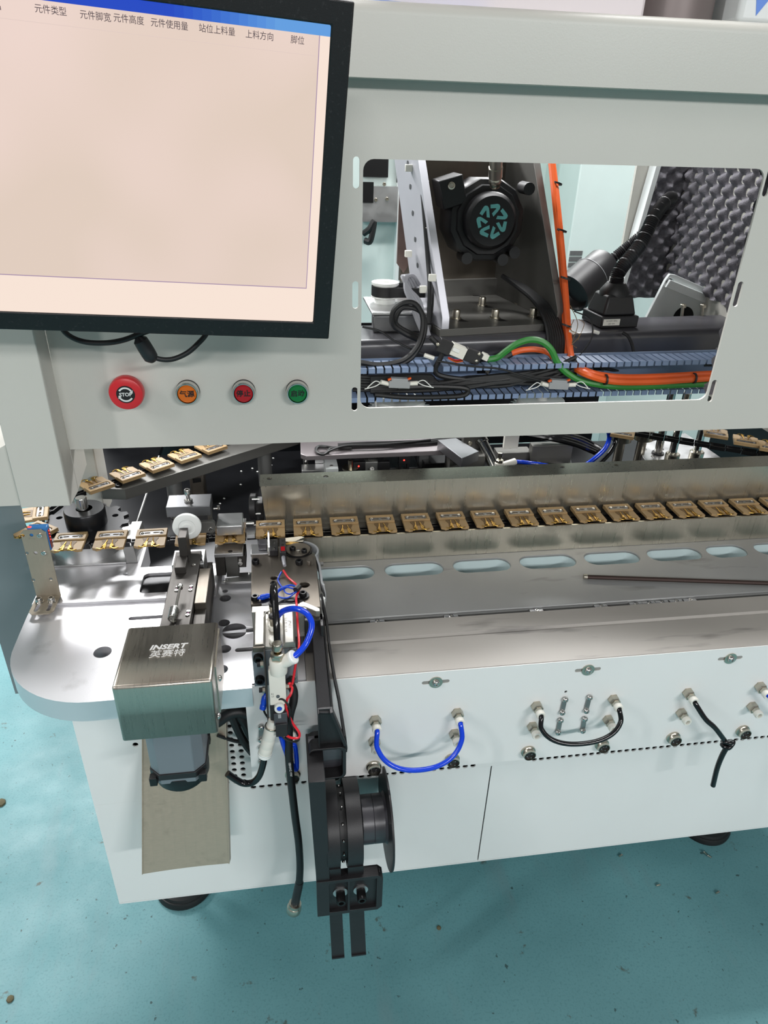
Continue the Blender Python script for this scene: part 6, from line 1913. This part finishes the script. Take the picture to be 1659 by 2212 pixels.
mon = thing('monitor', 'black framed computer monitor showing an empty pinkish table window, tilted forward', 'monitor', mp(-MW / 2, MH / 2, -0.02))
fr_o = [(-MW, 0), (0, 0), (0, MH), (-MW, MH)]
sx0, sx1, sy0, sy1 = -MW + 0.0168, -0.0168, 0.0172, MH - 0.0166
part('bezel', MB().plate((mp(0, 0, -0.008), MV, MU), fr_o, [[(sx0, sy0), (sx1, sy0), (sx1, sy1), (sx0, sy1)]], 0.008), 'monitor', mon, bevel=0.0012)
part('back_shell', MB().obox(mp(-MW / 2, MH / 2, -0.021), MV * (MW / 2 - 0.002), MU * (MH / 2 - 0.002), MN * 0.0128), 'monitor', mon, bevel=0.004)
part('mount_arm', MB().hexa([mp(-MW / 2 + sx * 0.03, MH / 2 + sz * 0.03, -0.034) for sx, sz in ((-1, -1), (1, -1), (1, 1), (-1, 1))] + [Vector((mp(-MW / 2, 0).x + sx * 0.03, -0.0006, 1.21 + sz * 0.03)) for sx, sz in ((-1, -1), (1, -1), (1, 1), (-1, 1))]), 'grey_anod', mon)


def emit_mat(name, col, strength, var=None):
    m = bpy.data.materials.new(name)
    m.use_nodes = True
    nt = m.node_tree
    b = nt.nodes['Principled BSDF']
    b.inputs['Base Color'].default_value = (0.01, 0.01, 0.01, 1)
    b.inputs['Roughness'].default_value = 0.35
    b.inputs['Emission Strength'].default_value = strength
    b.inputs['Emission Color'].default_value = (*lin(col), 1)
    if var:
        tc = nt.nodes.new('ShaderNodeTexCoord')
        n = nt.nodes.new('ShaderNodeTexNoise')
        n.inputs['Scale'].default_value = 7
        n.inputs['Detail'].default_value = 1
        nt.links.new(tc.outputs['Object'], n.inputs['Vector'])
        x = nt.nodes.new('ShaderNodeMix')
        x.data_type = 'RGBA'
        x.inputs[6].default_value = (*lin(col), 1)
        x.inputs[7].default_value = (*lin(var), 1)
        r = nt.nodes.new('ShaderNodeMapRange')
        r.inputs['From Min'].default_value = 0.38
        r.inputs['From Max'].default_value = 0.62
        nt.links.new(n.outputs['Fac'], r.inputs['Value'])
        nt.links.new(r.outputs['Result'], x.inputs['Factor'])
        nt.links.new(x.outputs[2], b.inputs['Emission Color'])
    return m


E_PAGE = emit_mat('screen_page', (238, 214, 204), 0.97, (226, 205, 190))
E_EDGE = emit_mat('screen_edge', (247, 226, 212), 0.99)
E_BLUE = emit_mat('screen_blue', (14, 66, 196), 0.95)
E_BLUE2 = emit_mat('screen_light_blue', (96, 158, 226), 0.95)
E_LINE = emit_mat('screen_line', (176, 150, 180), 0.85)
E_INK = emit_mat('screen_ink', (66, 50, 62), 0.9)
scr = part('screen', MB().plate((mp(0, 0, -0.0020), MV, MU), [(sx0 - .001, sy0 - .001), (sx1 + .001, sy0 - .001), (sx1 + .001, sy1 + .001), (sx0 - .001, sy1 + .001)], (), 0.0004), E_EDGE, mon, label='lit screen')


def srect(name, x0, y0, x1, y1, m, lvl=1, lab=None):
    return part(name, MB().plate((mp(0, 0, -0.0016 + lvl * 0.00012), MV, MU), [(x0, y0), (x1, y0), (x1, y1), (x0, y1)], (), 0.0001), m, scr, label=lab)


srect('table_area', sx0, 0.0512, -0.0251, 0.2523, E_PAGE, 1, 'empty pinkish table area')
q_n = 10
srect('title_bar', sx0, 0.2523, -0.060, sy1, E_BLUE, 2, 'blue title bar')
srect('title_bar_end', -0.060, 0.2523, sx1, sy1, E_BLUE2, 2, 'lighter end of the title bar')
for i in range(12):
    t = i / 12
    m = emit_mat('screen_blue_step', (int(14 + 82 * t), int(66 + 92 * t), int(196 + 30 * t)), 0.95)
    srect('title_bar_fade', -0.140 + 0.0067 * i, 0.2523, -0.140 + 0.0067 * (i + 1), sy1, m, 3)
srect('table_line', sx0, 0.0508, -0.0251, 0.0516, E_LINE, 4)
srect('table_line', -0.0255, 0.0508, -0.0248, 0.2523, E_LINE, 4)
srect('header_line', sx0, 0.2385, -0.027, 0.2388, emit_mat('screen_faint', (226, 204, 196), 0.95), 4)


def onscreen(px, py):
    r = ray(px, py)
    t = MN.dot(MP - CAM) / MN.dot(r)
    p = CAM + r * t - MP
    return p.dot(MV), p.dot(MU)


for txt, px, py in (('名', -6, 13), ('元件类型', 109, 23), ('元件脚宽', 206, 36), ('元件高度', 278, 43), ('元件使用量', 366, 54), ('站位上料量', 469, 66), ('上料方向', 561, 78), ('脚位', 643, 88)):
    a, b = onscreen(px, py)
    part('column_heading', None, E_INK, scr, me=text_mesh(txt, 0.0058, (mp(a, b, -0.0008), MV, MU), depth=0.00008, squash=0.93))

mcb = thing('monitor_cable', 'black monitor cable with a ferrite lump drooping under the monitor', 'cable', PY(310, 750, -0.06))
part('cable', MB().tube(yp([(120, 690), (145, 722), (180, 738), (225, 741), (265, 735), (300, 722), (320, 715)], -0.075), 0.0029, 10, 6), 'black_rubber', mcb)
part('cable', MB().tube(yp([(296, 700), (300, 722), (308, 742), (320, 762), (342, 775), (372, 776), (405, 762), (430, 740), (445, 722), (452, 700)], -0.075, -0.06), 0.0029, 10, 6), 'black_rubber', mcb)
a, b = PY(299, 728, -0.073), PY(325, 770, -0.070)
d_ = (b - a).normalized()
part('ferrite', MB().lathe(a, d_, [(0.0032, -0.002), (0.0050, 0.001), (0.0078, 0.004), (0.0082, 0.012), (0.0082, 0.020), (0.0078, 0.026), (0.0055, 0.029), (0.0032, 0.031)], 18), 'black_plastic', mcb)

# =================================================================== BUTTONS ON THE PANEL
ec = PY(271, 853, -0.030)
es = thing('emergency_stop', 'large red mushroom emergency stop button marked STOP', 'button', (ec.x, 0, ec.z))
part('mushroom', MB().lathe((ec.x, 0, ec.z), (0, -1, 0), [(0.011, 0), (0.011, 0.012), (0.0185, 0.0135), (0.0200, 0.016), (0.0202, 0.024), (0.0190, 0.0275), (0.0170, 0.0285), (0.0106, 0.0288)], 48), 'red_cap', es)
part('centre_plate', MB().lathe((ec.x, -0.0284, ec.z), (0, -1, 0), [(0.0108, 0), (0.0106, 0.0007), (0, 0.0008)], 36), 'ink', es, label='round black centre plate')
lettering('stop_text', 'STOP', 0.0060, ((ec.x, -0.0294, ec.z - 0.0001), (1, 0, 0), (0, 0, 1)), 'white_ink', es, bold=0.00018, depth=0.0002)
for s in (1, -1):
    pts = []
    n = 12
    for i in range(n + 1):
        a = math.radians((28 if s > 0 else 208) + 118 * i / n)
        pts.append((0.0090 * math.cos(a), 0.0090 * math.sin(a)))
    for i in range(n, -1, -1):
        a = math.radians((28 if s > 0 else 208) + 118 * i / n)
        r = 0.0070 + 0.0001 * 0
        pts.append((r * math.cos(a), r * math.sin(a)))
    part('turn_arrow', MB().plate(((ec.x, -0.0292, ec.z), (1, 0, 0), (0, 0, 1)), pts, (), 0.0002), 'white_ink', es)
    a = math.radians(28 if s > 0 else 208)
    tip = [(0.0102 * math.cos(a + .05), 0.0102 * math.sin(a + .05)), (0.0058 * math.cos(a + .05), 0.0058 * math.sin(a + .05)), (0.0082 * math.cos(a - .36), 0.0082 * math.sin(a - .36))]
    part('arrow_tip', MB().plate(((ec.x, -0.0292, ec.z), (1, 0, 0), (0, 0, 1)), tip, (), 0.0002), 'white_ink', es)
for px, py, m, txt, lab in ((404, 852, 'orange_lens', '气源', 'orange push button in a silver ring with two black characters'),
                            (526, 851, 'red_lens', '停止', 'small red push button in a silver ring with two black characters'),
                            (643, 851, 'green_lens', '启动', 'green push button in a silver ring with two black characters')):
    c = PY(px, py, -0.013)
    b = thing('push_button', lab, 'button', (c.x, 0, c.z), 'push buttons on the panel')
    part('gasket', MB().lathe((c.x, 0, c.z), (0, -1, 0), [(0.0144, 0), (0.0144, 0.0028), (0.0138, 0.0032)], 40), 'black_rubber', b)
    part('bezel_ring', MB().lathe((c.x, -0.003, c.z), (0, -1, 0), [(0.0140, 0), (0.0143, 0.001), (0.0143, 0.0055), (0.0136, 0.0095), (0.0128, 0.0103), (0.0118, 0.0103), (0.0116, 0.004)], 44, cap=False), 'chrome', b)
    part('lens', MB().lathe((c.x, -0.006, c.z), (0, -1, 0), [(0.0113, 0), (0.0113, 0.0055), (0.0106, 0.0064), (0.0098, 0.0062), (0.0096, 0.0066), (0, 0.0070)], 40), m, b)
    lettering('characters', txt, 0.0088, ((c.x, -0.0132, c.z), (1, 0, 0), (0, 0, 1)), 'ink', b, depth=0.0002, bold=0.0002)

# =================================================================== THINGS ON THE FLOOR
fs = ((1340, 1848, 0.4, 'lone dark screw lying on the floor under the middle of the cabinet'), (1524, 1843, 2.0, 'small screw lying on the floor near the right foot, upper of two touching'), (1533, 1850, 2.3, 'small screw lying on the floor near the right foot, lower of two touching'),
      (1421, 1912, 0.1, 'small bright cut pin lying alone on the floor front of the cabinet'), (1549, 1928, 0.3, 'small bright slanted pin on the floor at lower right'))
for px, py, a, lab in fs:
    c = PZ(px, py, 0.0026)
    t = thing('loose_screw', lab, 'screw', (c.x, c.y, 0), 'loose screws on the floor')
    u_ = Vector((math.cos(a), math.sin(a), 0))
    part('shank', MB().cyl(c - u_ * 0.0035, c + u_ * 0.0025, 0.0016, n=10), 'nickel', t)
    part('head', MB().lathe(c + u_ * 0.0025 + Vector((0, 0, 0.0002)), u_, [(0.0016, 0), (0.0027, 0.0004), (0.0026, 0.002), (0.0015, 0.0024)], 10), 'chrome', t)
for px, py, r, lab in ((948, 2004, 0.0042, 'tiny olive crumb lying on the teal floor right of the reel straps'), (2, 1735, 0.010, 'brown crumb on the teal floor at the left frame edge'), (22, 2158, 0.006, 'small pale leaf shaped crumb at the bottom left floor')):
    c = PZ(px, py, 0.001)
    solo('floor_crumb', MB().lathe((c.x, c.y, 0.0), (0.1, 0, 1), [(r, 0), (r * 0.9, r * .5), (r * 0.3, r * .8), (0, r * .8)], 7), mat('crumb', (92, 86, 62), 0.8), lab, 'crumb')
c1_ = lin((92, 84, 66))
